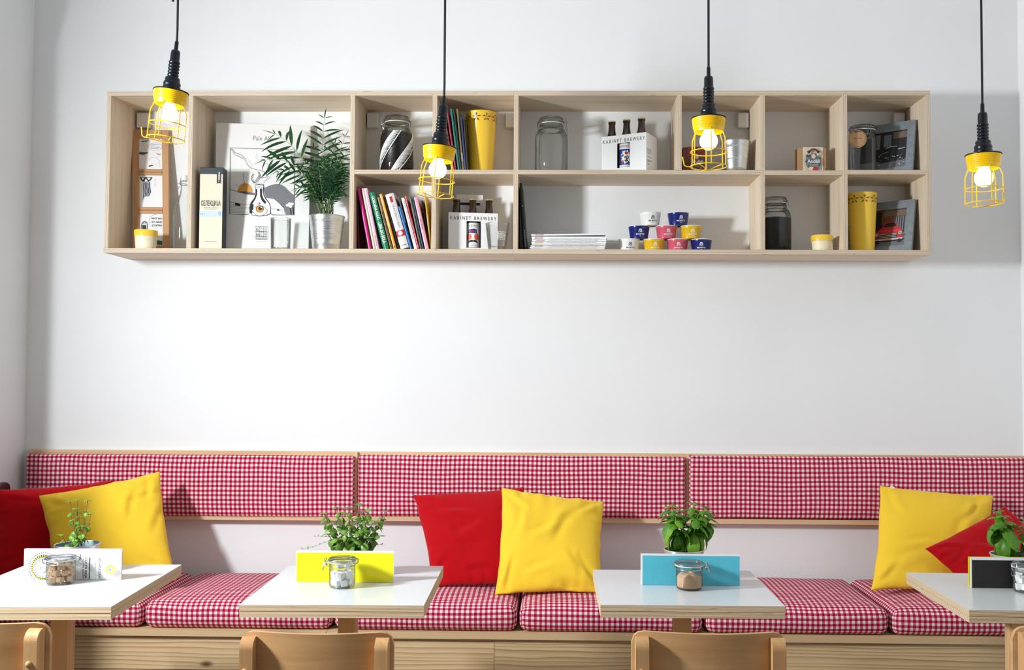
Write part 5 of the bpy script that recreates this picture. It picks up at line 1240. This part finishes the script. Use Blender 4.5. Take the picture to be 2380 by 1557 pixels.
for q, row in enumerate(rows):
    for px, c, lab, off in row:
        pos = (P(px, 560-30*q, Yc).x, Yc, ZBT+0.0006+q*hr); rz = math.radians(4+off*1.5)
        if c not in used: used.add(c); o = protos[c]; o.location = pos; o.rotation_euler = (0, 0, rz); o['label'] = lab
        else: copy_tree(protos[c], pos, (0, 0, rz), lab)

# --- small chocolate boxes
def choc(label, px0, px1, ptop, Y, th, dep, zb_, lx0, lx1, base, red):
    a, b = P(px0, ptop, Y), P(px1, ptop, Y); w = b.x-a.x; h = a.z-zb_-0.001
    t = thing('chocolate_box', label, 'box', ((a.x+b.x)/2, Y, zb_+0.0006), (0, 0, math.radians(th)))
    MB().box(-w/2, w/2, 0, dep, 0, h).build('carton', M[base], t, bevel=0.0015)
    l0 = P(lx0, ptop, Y).x-(a.x+b.x)/2; l1 = P(lx1, ptop, Y).x-(a.x+b.x)/2; lc = (l0+l1)/2; lw = l1-l0
    MB().box(l0, l1, -0.0013, -0.0002, 0.0003, h+0.002).build('label_band', M['creambox'] if not red else M['brick'], t)
    p = Print(planemap((lc, -0.0014, 0), (1, 0, 0), (0, 0, 1))); D_ = M['midgrey'] if not red else M['print_brown']
    for i in range(8):
        for j in range(12):
            x, z_ = -lw*0.45+lw*0.9*i/7, h*(0.04+0.92*j/11)
            if math.hypot(x/(lw*0.40), (z_-h*0.48)/(h*0.36)) > 1: p.ell(x+(j % 2)*lw*0.05-lw*0.02, z_, 0.0009, 0.0009, D_ if not red else M['creambox'], 5)
    p.ell(0, h*0.47, lw*0.39, h*0.30, M['midgrey'] if not red else M['print_brown'], 26)
    for i in range(14):
        a_ = 2*math.pi*i/14; p.ell(lw*0.34*math.cos(a_), h*0.47+h*0.26*math.sin(a_), lw*0.075, h*0.05, M['print_teal'] if i % 2 else M['greyink'], 8)
    p.ell(0, h*0.655, lw*0.11, h*0.085, M['creambox']); p.ring(0, h*0.655, lw*0.085, h*0.065, 0.0008, M['greyink'], 18)
    p.text('Andéli', 0, h*0.41, h*0.19, M['print_white'], align='C', width=lw*0.62, bold=0.015)
    p.text('čokolada ručno rađena', 0, h*0.345, h*0.05, M['creambox'], align='C', width=lw*0.46); p.text('sa malinom', 0, h*0.29, h*0.05, M['creambox'], align='C', width=lw*0.4)
    if not red:
        arc = [(lw*0.29*math.cos(math.radians(a_)), h*0.62+h*0.30*math.sin(math.radians(a_))) for a_ in range(30, 151, 10)]
        p.stroke(arc, h*0.075, M['print_brown']); p.poly([(-lw*0.33, h*0.84), (-lw*0.20, h*0.88), (-lw*0.17, h*0.80), (-lw*0.25, h*0.75)], M['navyink']); p.poly([(lw*0.33, h*0.84), (lw*0.20, h*0.88), (lw*0.17, h*0.80), (lw*0.25, h*0.75)], M['navyink'])
        p.poly([(-lw*0.41, h*0.68), (-lw*0.30, h*0.73), (-lw*0.25, h*0.66), (-lw*0.36, h*0.62)], M['print_teal'])
        p.ell(-lw*0.12, h*0.20, lw*0.13, h*0.065, M['creambox'], 16)
        for x, z_ in ((0.0, 0.17), (0.07, 0.22), (0.10, 0.14), (0.15, 0.20), (0.03, 0.12)): p.ell(lw*x, h*z_, lw*0.06, h*0.045, M['print_red'], 10)
        p.poly([(lw*0.14, h*0.12), (lw*0.24, h*0.10), (lw*0.2, h*0.15)], M['print_green']); p.ell(lw*0.38, h*0.18, lw*0.06, h*0.05, M['sky'], 14); p.ell(lw*0.38, h*0.18, lw*0.035, h*0.03, M['print_blue'], 12)
        p.ell(lw*0.2, h*0.72, lw*0.055, h*0.05, M['creambox'], 10)
    p.build('print', t)
choc('small kraft chocolate box with a dotted white label band', 1854, 1920, 343, -0.17, 0, 0.05, ZMT-0.0014, 1866, 1912.5, 'kraft', False)
choc('small brown and orange chocolate box behind the third lamp', 1587, 1640, 342, -0.13, 0, 0.05, ZMT, 1598, 1640, 'print_brown', True)

# --- grey photo frames on the right
def photo_frame(label, TR, BR, ztop_left, Yr, Yl, zb_, inner, car):
    """Right side at depth Yr, left side deeper at Yl; inner = px corners TR, BR of the picture."""
    lean = 0.03
    br_ = P(BR[0], BR[1], Yr); br_ = Vector((br_.x, Yr, zb_+0.0008)); tr = P(TR[0], TR[1], Yr+lean)
    xl = 1978; bl = P(xl, BR[1], Yl); bl = Vector((bl.x, Yl, zb_+0.0008))
    U = (br_-bl).normalized(); Vv = (tr-br_); Vv = (Vv-U*Vv.dot(U)*0.85).normalized(); N = U.cross(Vv).normalized(); N = -N if N.y > 0 else N
    Hh = (tr-br_).length; W = (br_-bl).length
    t = thing('photo_frame', label, 'photo frame', bl, (0, 0, 0), 'grey photo frames'); V = Vv
    q = [bl, bl+U*W, bl+U*W+V*Hh, bl+V*Hh]
    ir = PP(inner[0][0], inner[0][1], bl, N)-bl; ib = PP(inner[1][0], inner[1][1], bl, N)-bl
    u1 = (ir.dot(U)+ib.dot(U))/2; v1 = ir.dot(V); v0 = ib.dot(V); u0 = W-u1
    def bar(name, a, b, c, d):
        mb = MB(); mb.extrude([bl+U*a+V*c, bl+U*b+V*c, bl+U*b+V*d, bl+U*a+V*d], -N*0.014); return mb.build(name, M['greyframe'], t, True, bevel=0.0015)
    bar('stile', 0, u0, 0, Hh); bar('stile', u1, W, 0, Hh); bar('rail', u0, u1, 0, v0); bar('rail', u0, u1, v1, Hh)
    mb = MB(); O = bl-N*0.006; mb.extrude([O+U*u0+V*v0, O+U*u1+V*v0, O+U*u1+V*v1, O+U*u0+V*v1], -N*0.002); pc = mb.build('picture', colmat('photodark', 26, 26, 28, 0.3), t, True)
    sp_ = Print(planemap(bl, U, V) if U.cross(V).dot(N) > 0 else (lambda u, v, h: bl+U*u+V*v+N*h))
    for i in range(16): sp_.ell(u1+(W-u1)*random.uniform(0.15, 0.85), Hh*random.uniform(0.03, 0.97), 0.0012, 0.0012, M['palegrey'], 6)
    sp_.build('paint_specks', t, True)
    w, h = u1-u0, v1-v0
    p = Print(lambda u, v, hh: O+U*(u0+u*w)+V*(v0+v*h)+N*hh)
    pg, br2, mg, gi = M['palegrey'], M['greybrown'], M['midgrey'], M['greyink']
    if car:
        p.rect(0, 0.0, 1, 0.28, mg); p.rect(0, 0.60, 0.99, 0.99, M['print_brown']); p.rect(0.72, 0.3, 0.99, 0.8, gi); p.rect(0.5, 0.82, 0.99, 0.98, br2)
        for i in range(5): p.rect(0.74+0.05*i, 0.34, 0.76+0.05*i, 0.80, M['ink'])
        p.rect(0.1, 0.3, 0.45, 0.95, M['ink'])
        rd = M['print_red']
        p.ell(0.62, 0.17, 0.36, 0.05, M['ink'])
        p.poly([(0.33, 0.20), (0.33, 0.36), (0.40, 0.45), (0.46, 0.50), (0.52, 0.62), (0.60, 0.66), (0.74, 0.66), (0.80, 0.60), (0.83, 0.50), (0.92, 0.44), (0.94, 0.34), (0.94, 0.20)], rd)
        p.poly([(0.50, 0.52), (0.54, 0.61), (0.61, 0.64), (0.73, 0.64), (0.78, 0.59), (0.80, 0.53)], M['ink'])
        p.stroke([(0.36, 0.39), (0.5, 0.42), (0.7, 0.43), (0.88, 0.42)], 0.012, M['print_orange'])
        p.poly([(0.40, 0.22), (0.40, 0.33), (0.82, 0.35), (0.82, 0.22)], M['ink'])
        for z_ in (0.24, 0.28, 0.32): p.stroke([(0.41, z_), (0.81, z_+0.012)], 0.014, pg)
        p.poly([(0.33, 0.15), (0.33, 0.195), (0.95, 0.215), (0.95, 0.17)], pg); p.rect(0.52, 0.155, 0.68, 0.195, M['ochre'])
        p.ell(0.885, 0.345, 0.04, 0.05, pg, 14); p.ell(0.885, 0.345, 0.022, 0.03, gi, 10); p.ell(0.37, 0.32, 0.03, 0.045, pg, 12)
        p.ell(0.40, 0.12, 0.05, 0.05, M['ink'], 12); p.ell(0.88, 0.13, 0.05, 0.05, M['ink'], 12)
    else:
        p.rect(0, 0, 1, 0.22, mg); p.rect(0.7, 0.80, 0.99, 0.98, br2); p.rect(0.3, 0.55, 0.42, 0.95, mg); p.rect(0.5, 0.6, 0.66, 0.92, mg)
        p.poly([(0.4, 0.16), (0.38, 0.34), (0.48, 0.44), (0.55, 0.56), (0.78, 0.60), (0.86, 0.48), (0.95, 0.42), (0.96, 0.2)], M['ink'])
        p.stroke([(0.40, 0.35), (0.52, 0.44), (0.62, 0.45)], 0.02, gi); p.stroke([(0.55, 0.56), (0.66, 0.59), (0.80, 0.58)], 0.02, pg); p.stroke([(0.82, 0.5), (0.96, 0.52)], 0.02, pg)
        for i in range(40): x, y = random.uniform(0.35, 0.98), random.uniform(0.04, 0.34); p.ell(x, y, 0.018, 0.012, random.choice((gi, br2, pg)), 7)
    p.build('print', pc, True)
photo_frame('grey speckled photo frame with a dark street picture, upper right compartment', (2131.5, 277), (2120.5, 394), 0, -0.205, -0.045, ZMT-0.0004, ((2109, 300), (2103.5, 386)), False)
photo_frame('grey speckled photo frame with a red vintage car, lower right compartment', (2133, 461.5), (2118, 581), 0, -0.205, -0.045, ZBT, ((2107.5, 483.5), (2100.5, 569)), True)
# ------------------------------------------------------------------ things on the tables
def menu_card(label, x0, x1, yt, yb, Y, rz, face, rear, margin=(1.5, 3.2, 1.5, 0.5), printf=None):
    a, b = P(x0, (yt+yb)/2, Y), P(x1, (yt+yb)/2, Y); w = b.x-a.x; zt = P((x0+x1)/2, yt, Y).z; h = zt-ZTAB-0.0006
    t = thing('menu_card', label, 'menu', ((a.x+b.x)/2, Y, ZTAB+0.0006), (0, 0, math.radians(rz)), 'menu cards on the tables')
    MB().box(-w/2, w/2, 0, 0.0028, 0, h).build('front_board', M['white'], t)
    MB().box(-w/2-0.001, w/2-0.003, 0.012, 0.0145, 0, h*0.995).build('rear_board', M[rear], t)
    MB().box(-w/2+0.004, w/2-0.006, 0.003, 0.0118, 0, 0.005).build('spacer', M['white'], t)
    k = mpp(Y); l, tp, r, bt = [m*k for m in margin]
    p = Print(planemap((0, 0, 0), (1, 0, 0), (0, 0, 1)))
    p.rect(-w/2+l, bt, w/2-r, h-tp, M[face]); 
    if printf: printf(p, w, h, k)
    p.build('print', t); return t
def coffee(p, w, h, k):
    X = lambda px: -w/2+(px-57)*k
    Z = lambda py: h-(py-1274)*k
    p.rect(-w/2+1.2*k, 0.3*k, -w/2+8.5*k, h-2*k, M['lilac']); p.rect(-w/2+1.2*k, h-6*k, w/2-2*k, h-2.5*k, M['lilac'])
    cx, cz = X(103.5), Z(1316.5)
    p.ring(cx, cz, 34*k, 34*k, 1.6*k, M['navyink'], dash=44)
    p.ell(cx, cz, 29.5*k, 29.5*k, M['ink'], 48)
    for i in range(34):
        a = 2*math.pi*i/34; p.ell(cx+26.8*k*math.cos(a), cz+26.8*k*math.sin(a), 1.9*k, 1.9*k, M['print_yellow'], 9)
    p.ell(cx, cz, 24*k, 24*k, M['print_white'], 48)
    for i in range(40):
        a = 2*math.pi*i/40; p.stroke([(cx+23.5*k*math.cos(a), cz+23.5*k*math.sin(a)), (cx+17.5*k*math.cos(a+0.1), cz+17.5*k*math.sin(a+0.1))], 0.9*k, M['navyink'])
    p.ring(cx, cz, 13.5*k, 13.5*k, 1.0*k, M['palegrey'], dash=20); p.ell(cx, cz, 9*k, 9*k, M['creambox'], 24)
    p.stroke([(cx-5*k, cz+3*k), (cx-3*k, cz), (cx-5*k, cz-3*k)], 1.2*k, M['ink'])
    p.text('COSTA RICA', X(202.5), Z(1291.5), 7.4*k, M['ink'], -90, width=48.5*k, bold=0.03)
    p.text('HELSAR DE ZARCERO', X(197.3), Z(1291.5), 4.6*k, M['navyink'], -90, width=49*k, bold=0.025)
    p.rect(X(212.2), Z(1341), X(214.8), Z(1292), M['navyink'])
    p.text('UPCOMING TASTES', X(220.3), Z(1292), 4.0*k, M['palegrey'], -90, width=50*k); p.text('COFFEE', X(229.5), Z(1312), 2.6*k, M['palegrey'], -90)
    p.text('#УЖИТАК', X(234), Z(1293), 8.6*k, M['navyink'], -90, width=48*k, bold=0.01)
    for x in (186, 182, 178, 174): p.text('washed arabica, honey and citrus', X(x), Z(1306), 2.6*k, M['greyink'], -90, width=32*k)
    bx, bz = X(262), Z(1318.5)
    p.ell(bx, bz, 10*k, 10*k, M['print_yellow'], 28); p.ell(bx, bz, 6.4*k, 6.4*k, M['print_white'], 24)
    for i, ch in enumerate('COFFEE OF THE MOMENT '):
        a = math.pi*0.9-2*math.pi*i/21
        if ch != ' ': p.text(ch, bx+7.0*k*math.cos(a), bz+7.0*k*math.sin(a), 3.0*k, M['navyink'], math.degrees(a)-90, align='C')
    p.text('#', bx, bz-2.6*k, 7.4*k, M['navyink'], align='C', bold=0.02)
YC = -1.314
menu_card('white menu card printed COSTA RICA on the leftmost table', 57, 281, 1276, 1352, YC, 1.5, 'print_white', 'lilac', (1.2, 2.5, 1.2, 0.3), coffee)
menu_card('plain bright yellow menu card', 688.5, 915, 1281.5, 1356, YC, 1, 'card_yellow', 'white')
menu_card('plain turquoise menu card', 1490.5, 1719.5, 1288.5, 1361, YC, 0, 'card_blue', 'white', (3, 3.2, 0.5, 0.3))
menu_card('black menu card with a white border and a yellow back, at the right edge', 2256, 2486, 1296.5, 1368, YC, -0.6, 'card_black', 'card_yellow', (3.4, 6, 3.4, 0.2))

# --- sugar jars
def table_jar(label, pcx, pyb, pyt, rb, rl, lat):
    k = mpp(-1.37); c = PZ(pcx, pyb, ZTAB); R, L = rb*k, rl*k; Y = c.y+R*0.86
    Y = min(Y, YC-L*1.10-0.003); x = P(pcx, pyb-8, Y).x; zt = P(pcx, pyt, Y).z; h = zt-ZTAB-0.0006
    return jar(label, (x, Y, ZTAB+0.0006), R, h, L, neck=0.75, shoulder=0.66, latch=lat, group='clip-top sugar jars on the tables'), R, h
j1, R1, H1 = table_jar('small clip-top jar of brown sugar cubes in front of the COSTA RICA card', 140.5, 1362, 1291, 31.5, 33, 25)
j2, R2, H2 = table_jar('small clip-top jar of white sugar cubes in front of the yellow card', 795, 1370, 1295, 30, 31, 205)
j3, R3, H3 = table_jar('small clip-top jar of loose light brown sugar in front of the turquoise card', 1602, 1374.5, 1304, 30.5, 32, -15)
j4, R4, H4 = table_jar('small clip-top jar of white sugar cubes cut by the right edge, by the black card', 2388, 1380, 1308, 31, 32, 205)
def cubes(j, R, hmax, s, m, n, lab, grp, seed):
    rnd = random.Random(seed); me = None; z = 0.006; k = 0; lay = 0
    while z+s < hmax and k < n:
        per = 7 if lay % 2 == 0 else 6
        for i in range(per):
            if k >= n: break
            if i == per-1 and per == 7: x, y = rnd.uniform(-0.002, 0.002), rnd.uniform(-0.002, 0.002)
            else:
                a = 2*math.pi*i/6+lay*0.5+rnd.uniform(-0.1, 0.1); rr = (R-0.0032)-s*0.72; x, y = rr*math.cos(a), rr*math.sin(a)
            if me is None:
                o = roundbox(s, s*0.98, s*0.95, s*0.10, s).build('sugar_cube', M[m], None, sharp=180); me = o.data
            else: o = link(bpy.data.objects.new('sugar_cube', me))
            o.location = (j.location.x+x, j.location.y+y, j.location.z+z+s*0.5+rnd.uniform(0, s*0.12)); o.rotation_euler = (rnd.uniform(-0.22, 0.22), rnd.uniform(-0.22, 0.22), rnd.uniform(0, 1.5))
            tag(o, lab, 'sugar cube', grp); k += 1
        z += s*1.12; lay += 1
cubes(j1, R1, H1*0.84, 0.0165, 'sugarbrown', 20, 'brown sugar cube inside the jar by the COSTA RICA card', 'brown sugar cubes in the jar', 3)
cubes(j2, R2, H2*0.86, 0.0188, 'sugarwhite', 15, 'white sugar cube inside the jar by the yellow card', 'white sugar cubes by the yellow card', 5)
cubes(j4, R4, H4*0.84, 0.0185, 'sugarwhite', 16, 'white sugar cube inside the jar by the black card', 'white sugar cubes by the black card', 8)
fill(j3, 'loose_sugar', 'loose light brown sugar heaped in the jar by the turquoise card', 'sugar', R3*0.94, H3*0.44, 'sugarbrown', bumps=0.011, z0=0.006)

# ------------------------------------------------------------------ plants
def leafmesh(name, W, bend, cup, m, rows=7, tip=0.9, crease=0.0, wavy=0.0):
    """Unit-long leaf along +Y, blade normal +Z."""
    mb = MB(); vs = []; fs = []; cols = (-1, -0.5, 0, 0.5, 1)
    for i in range(rows+1):
        t = i/rows; w = W*0.5*(math.sin(math.pi*min(1, t**tip))**0.8 if 0 < t < 1 else 0.02)
        y = math.sin(bend*t)/bend if bend else t; z = -(1-math.cos(bend*t))/bend if bend else 0
        for c in cols:
            vs.append((w*c, y, z+cup*w*abs(c)**1.5+crease*W*abs(math.sin(9*t))*abs(c)*0.3+wavy*W*math.sin(12*t+c*2)*abs(c)))
    n = len(cols)
    for i in range(rows):
        for j in range(n-1): fs.append((i*n+j, i*n+j+1, (i+1)*n+j+1, (i+1)*n+j))
    mb.add(vs, fs, 0, None, True); o = mb.build(name, M[m], None, sharp=180); me = o.data; bpy.data.objects.remove(o); return me
def put(me, name, parent, base, d, up, s, sw=1.0):
    d = Vector(d).normalized(); up = Vector(up); x = d.cross(up)
    if x.length < 1e-4: x = d.orthogonal()
    x.normalize(); z = x.cross(d)
    o = link(bpy.data.objects.new(name, me)); o.parent = parent
    Mx = Matrix(((x.x*sw, d.x, z.x, base[0]), (x.y*sw, d.y, z.y, base[1]), (x.z*sw, d.z, z.z, base[2]), (0, 0, 0, 1)))
    for r in range(3):
        for c in range(3): Mx[r][c] *= s
    o.matrix_local = Mx; return o
def bez(a, b, c, n): return [(1-t)**2*a+2*t*(1-t)*b+t*t*c for t in [i/n for i in range(n+1)]]

def herb_pot(name, label, pcx, pyr, rpx, Y):
    k = mpp(Y); c = P(pcx, pyr, Y); h = c.z-ZTAB-0.0006
    return zinc_pot(name, label, (c.x, Y, ZTAB+0.0006), rpx*k, rpx*0.74*k, h, 0.80, ((0.35, 0.6),), 'plant'), h, k
YP = -1.20
# basil: a few stems, each a rosette of big drooping leaves
BAS = [leafmesh('basil_leaf', 0.50, b, -0.55, 'basil', 8, 0.80, 0.3, 0.03) for b in (1.2, 1.9, 1.5)]
def basil(label, pcx, pyr, rpx, heads, seed, extra=()):
    t, h, k = herb_pot('potted_basil', label, pcx, pyr, rpx, YP); rnd = random.Random(seed); O = t.location
    for (hx, hy, dy, sc, nodes) in heads:
        top = P(hx, hy, YP+dy)-O; base = Vector((top.x*0.35, dy*0.3, h*0.8)); mid = (base+top)/2+Vector((top.x*0.10, 0, 0.012))
        pts = bez(base, mid, top, 8); st = MB().tube(pts, [0.0022-0.0008*i/8 for i in range(9)], 6).build('stem', M['stem'], t)
        a0 = rnd.uniform(0, 3)
        for q in range(nodes):
            f = 1-q*0.15; p = pts[max(0, min(8, round(f*8)))]
            sz = (0.036, 0.062, 0.084, 0.084, 0.066)[min(q, 4)]*sc; el = (0.7, 0.1, -0.35, -0.7, -1.0)[min(q, 4)]
            for sd in range(2 if q else 3):
                a = a0+q*math.pi/2+sd*(math.pi if q else 2.1)+rnd.uniform(-0.35, 0.35); d = Vector((math.cos(a), math.sin(a)*0.8, el+rnd.uniform(-0.15, 0.15)))
                put(BAS[rnd.randrange(3)], 'leaf', t, p, d, (0, 0, 1), sz*rnd.uniform(0.85, 1.12))
            for sd in range(2):
                if 0 < q < 4:
                    a = a0+q*math.pi/2+math.pi/2+sd*math.pi+rnd.uniform(-0.5, 0.5); put(BAS[0], 'leaf', t, p, (math.cos(a), math.sin(a), 0.3), (0, 0, 1), sz*0.6)
    return t
basil('big-leaved basil in a steel pot behind the turquoise card', 1589.8, 1275, 46,
      [(1563, 1178, -0.012, 1.0, 5), (1553, 1190, 0.02, 0.85, 4), (1583, 1188, 0.03, 0.9, 4), (1612, 1170, 0.0, 0.75, 4), (1632, 1190, -0.01, 0.95, 5), (1650, 1196, 0.02, 0.8, 4), (1570, 1200, -0.04, 0.9, 4), (1622, 1196, -0.04, 0.9, 4), (1640, 1178, 0.03, 0.75, 4)], 11)
basil('big-leaved basil in a steel pot behind the black card, cut by the right edge', 2353, 1287, 47.5,
      [(2316, 1190, -0.02, 0.95, 4), (2331, 1200, -0.03, 1.05, 5), (2322, 1206, 0.02, 0.9, 4), (2404, 1190, 0.0, 0.9, 4), (2396, 1212, -0.02, 0.8, 4)], 23)
# oregano: many thin stems with small paired leaves and two trailing runners
ORE = [leafmesh('oregano_leaf', 0.72, b, -0.35, 'oregano', 5, 0.8, 0.2) for b in (0.6, 1.3)]
def herb(label, name, pcx, pyr, rpx, tips, meshes, m, size, gap, seed, bare=0.15, stemr=0.0011):
    t, h, k = herb_pot(name, label, pcx, pyr, rpx, YP); rnd = random.Random(seed); O = t.location
    for tx, ty, dy, droop in tips:
        tip = P(tx, ty, YP+dy)-O; R = rpx*k*0.75; bx = max(-R, min(R, tip.x*0.45)); base = Vector((bx, max(-R, min(R, dy*0.6)), h*0.8))
        mid = Vector((base.x*0.5+tip.x*0.5, (base.y+tip.y)/2, (max(tip.z, h*0.95)+base.z)/2+droop)); pts = bez(base, mid, tip, 16)
        L = sum((pts[i+1]-pts[i]).length for i in range(16)); MB().tube(pts, stemr, 5).build('stem', M[m[1]], t)
        n = max(2, int(L*(1-bare)/gap)); a0 = rnd.uniform(0, 3)
        for q in range(n+1):
            f = bare+(1-bare)*q/n; p = pts[min(16, round(f*16))]; s = size*(1.15-0.45*f)*rnd.uniform(0.8, 1.2)
            for sd in range(2 if q < n else 3):
                a = a0+q*math.pi/2+sd*(math.pi if q < n else 2.1); d = Vector((math.cos(a), math.sin(a), rnd.uniform(-1.2, 0.0) if q < n else 0.2))
                put(meshes[rnd.randrange(len(meshes))], 'leaf', t, p, d, (0, 0, 1), s)
    return t
rnd = random.Random(4)
ot = [(752, 1192, -0.01, 0.02), (783, 1178, 0.0, 0.0), (795, 1190, 0.03, 0.0), (812, 1178, -0.02, 0.0), (836, 1170, 0.01, 0.0), (845, 1188, 0.03, 0.0), (858, 1183, -0.01, 0.0), (896, 1187, 0.0, 0.0), (888, 1205, 0.02, 0.02), (770, 1215, -0.03, 0.01), (820, 1205, -0.04, 0.0), (842, 1215, -0.04, 0.0), (868, 1210, -0.02, 0.01), (760, 1240, -0.04, 0.01), (800, 1232, -0.05, 0.0), (880, 1245, -0.02, 0.01), (828, 1240, -0.055, 0.0), (856, 1248, -0.045, 0.0), (780, 1252, -0.05, 0.005)]
o_ = herb('bushy small-leaved oregano in a steel pot behind the yellow card', 'potted_oregano', 817, 1273, 42.5, ot, ORE, ('oregano', 'stemred'), 0.033, 0.017, 6)
THY = leafmesh('thyme_leaf', 0.5, 0.4, -0.3, 'oregano', 3)
for tip_px, seed in (((702, 1275, -0.01), 1), ((730, 1246, 0.0), 2), ((888, 1266, 0.0), 3)):
    tip = P(tip_px[0], tip_px[1], YP+tip_px[2])-o_.location; sg = math.copysign(1, tip.x); base = Vector((sg*0.045, -0.01, 0.118)); pts = bez(base, (base+tip)/2+Vector((0, 0, -0.012 if seed != 2 else 0.0)), tip, 12)
    MB().tube(pts, 0.0006, 5).build('stem', M['stem'], o_); rr = random.Random(seed)
    for q in range(4, 13, 2):
        for sd in (-1, 1): put(THY, 'leaf', o_, pts[q], (rr.uniform(-0.5, 0.5), sd*0.6, rr.uniform(-0.2, 0.9)), (0, 0, 1), 0.0085)
MIN = [leafmesh('mint_leaf', 0.7, b, -0.3, 'mint', 5, 0.8, 0.2) for b in (0.5, 1.1)]
mt = [(163, 1164, 0.0, 0.0), (180, 1160, 0.01, 0.0), (204, 1162, 0.0, 0.0), (176, 1182, -0.01, 0.0), (212, 1192, -0.01, 0.0), (198, 1186, 0.02, 0.0), (170, 1208, -0.02, 0.0), (184, 1200, 0.01, 0.0), (188, 1222, -0.03, 0.0), (142, 1242, -0.02, 0.005), (172, 1245, -0.03, 0.0)]
herb('sparse thin-stemmed mint in a steel pot on the leftmost table', 'potted_mint', 180, 1263, 49, mt, MIN, ('mint', 'stemred'), 0.023, 0.034, 12, bare=0.30, stemr=0.0010)

# parlour palm: arching fronds, each a stalk with paired leaflets
PL = [leafmesh('palm_leaflet', 0.115, b, -0.25, 'palm', 6, 0.75) for b in (0.5, 1.0)]
def room(p, d, l):      # keep leaf tips clear of the divider, the shelf top and the wall
    d = Vector(d).normalized()
    for v, dv, lim in ((p.x, d.x, -0.8678-0.006-palm.location.x), (p.z, d.z, ZT-T-0.006-palm.location.z), (p.y, d.y, -0.006-palm.location.y)):
        if dv > 1e-4: l = min(l, max(0, (lim-v)/dv))
    return l
def leaflet(f, p, d, up, l, me):
    l = room(p, d, l)
    if l > 0.015: put(me, 'leaflet', f, p, d, up, l)
def frond(base, mid, tip, n, L0, seed, spread=0.9, bare=0.42, flat=0.0):
    rr = random.Random(seed); pts = bez(base, mid, tip, 24); f = MB().tube(pts, [0.0022-0.0015*i/24 for i in range(25)], 5).build('frond', M['palm'] if bare < 0.3 else M['stem'], palm)
    for q in range(n):
        t_ = bare+(1-bare)*(q/(n-1)); i = min(23, int(t_*24)); p = pts[i].lerp(pts[i+1], t_*24-i) if i < 24 else pts[24]; d = (pts[min(24, i+1)]-pts[max(0, i-1)]).normalized()
        side = d.cross(Vector((0, -0.75, 0.66)));
        if side.length < 0.2: side = d.cross(Vector((1, 0, 0)))
        side.normalize(); l = L0*(math.sin(math.pi*(0.18+0.74*q/(n-1)))**0.7)*rr.uniform(0.85, 1.1)
        for sd in (-1, 1):
            dd = d*rr.uniform(0.5, 0.85)+side*sd*spread+Vector((0, 0, -0.18)); leaflet(f, p, dd, (rr.uniform(-0.3, 0.3), -1, 0.35), l*1.3, PL[rr.randrange(2)])
    leaflet(f, pts[24], pts[24]-pts[22], (0, -0.6, 0.8), L0*0.6, PL[0])
ph = (cp.z-ZBT)*0.85
def ppx(x, y, Y): return P(x, y, Y)-palm.location
fr = [  # tip px, tip depth, control px, control depth, leaflet pairs, leaflet length
    ((754, 275), -0.15, (742, 400), -0.14, 9, 0.082), ((640, 312), -0.21, (722, 350), -0.17, 7, 0.098), ((618, 372), -0.23, (708, 352), -0.19, 6, 0.094),
    ((648, 398), -0.20, (715, 375), -0.17, 6, 0.075), ((802, 318), -0.15, (770, 400), -0.13, 7, 0.062), ((806, 352), -0.18, (782, 405), -0.16, 6, 0.058),
    ((778, 335), -0.10, (765, 420), -0.12, 6, 0.07), ((730, 345), -0.10, (742, 420), -0.12, 6, 0.07), ((700, 408), -0.16, (728, 420), -0.15, 6, 0.062),
    ((800, 405), -0.19, (778, 430), -0.16, 6, 0.055), ((712, 378), -0.13, (735, 420), -0.13, 6, 0.066), ((770, 370), -0.19, (762, 430), -0.16, 6, 0.066),
    ((690, 438), -0.20, (728, 425), -0.17, 5, 0.055), ((798, 440), -0.18, (775, 440), -0.16, 5, 0.05), ((742, 395), -0.20, (748, 440), -0.17, 6, 0.062),
    ((715, 455), -0.20, (738, 435), -0.17, 5, 0.048), ((785, 385), -0.09, (770, 430), -0.11, 6, 0.055), ((755, 350), -0.08, (755, 430), -0.11, 6, 0.066), ((775, 455), -0.20, (765, 440), -0.18, 5, 0.045), ((722, 425), -0.09, (740, 430), -0.11, 5, 0.055)]
for i, (tp, ty, cpx, cy_, n, L0) in enumerate(fr):
    a = 2.4*i; base = Vector((0.022*math.cos(a)*(0.4+0.6*((i*7) % 5)/4), 0.022*math.sin(a)*(0.4+0.6*((i*3) % 5)/4), ph))
    frond(base, ppx(*cpx, cy_), ppx(*tp, ty), n, L0, i, 0.85, 0.50 if i < 4 else 0.42)

# the dense lower foliage, too fine to count, joined
fm = MB(); rr = random.Random(77)
for i in range(26):
    tp = (rr.uniform(705, 806), rr.uniform(365, 455), rr.uniform(-0.215, -0.075)); a = rr.uniform(0, 6.28)
    base = Vector((0.025*math.cos(a), 0.025*math.sin(a), ph)); tip = ppx(*tp); mid = (base+tip)/2+Vector((-(tip.x-base.x)*0.3, 0, 0.035)); pts = bez(base, mid, tip, 12)
    fm.tube(pts, 0.0011, 4)
    for q in range(6, 13):
        d = (pts[min(12, q+1)]-pts[q-1]).normalized(); side = d.cross(Vector((0, -0.75, 0.66))).normalized()
        for sd in (-1, 1):
            dd = (d*0.7+side*sd*0.9+Vector((rr.uniform(-.2, .2), rr.uniform(-.3, .3), -0.15))).normalized(); L = room(pts[q], dd, rr.uniform(0.032, 0.05)); up = Vector((rr.uniform(-0.4, 0.4), -1, 0.5)); x = dd.cross(up).normalized()*L*0.085
            p = pts[q]; m1 = p+dd*L*0.45+Vector((0, 0, -0.002)); fm.add([p, m1-x, m1+x, p+dd*L+Vector((0, 0, -L*0.22))], [(0, 1, 2), (1, 3, 2)], 0)
o_ = fm.build('foliage', M['palm'], palm); o_['kind'] = 'stuff'
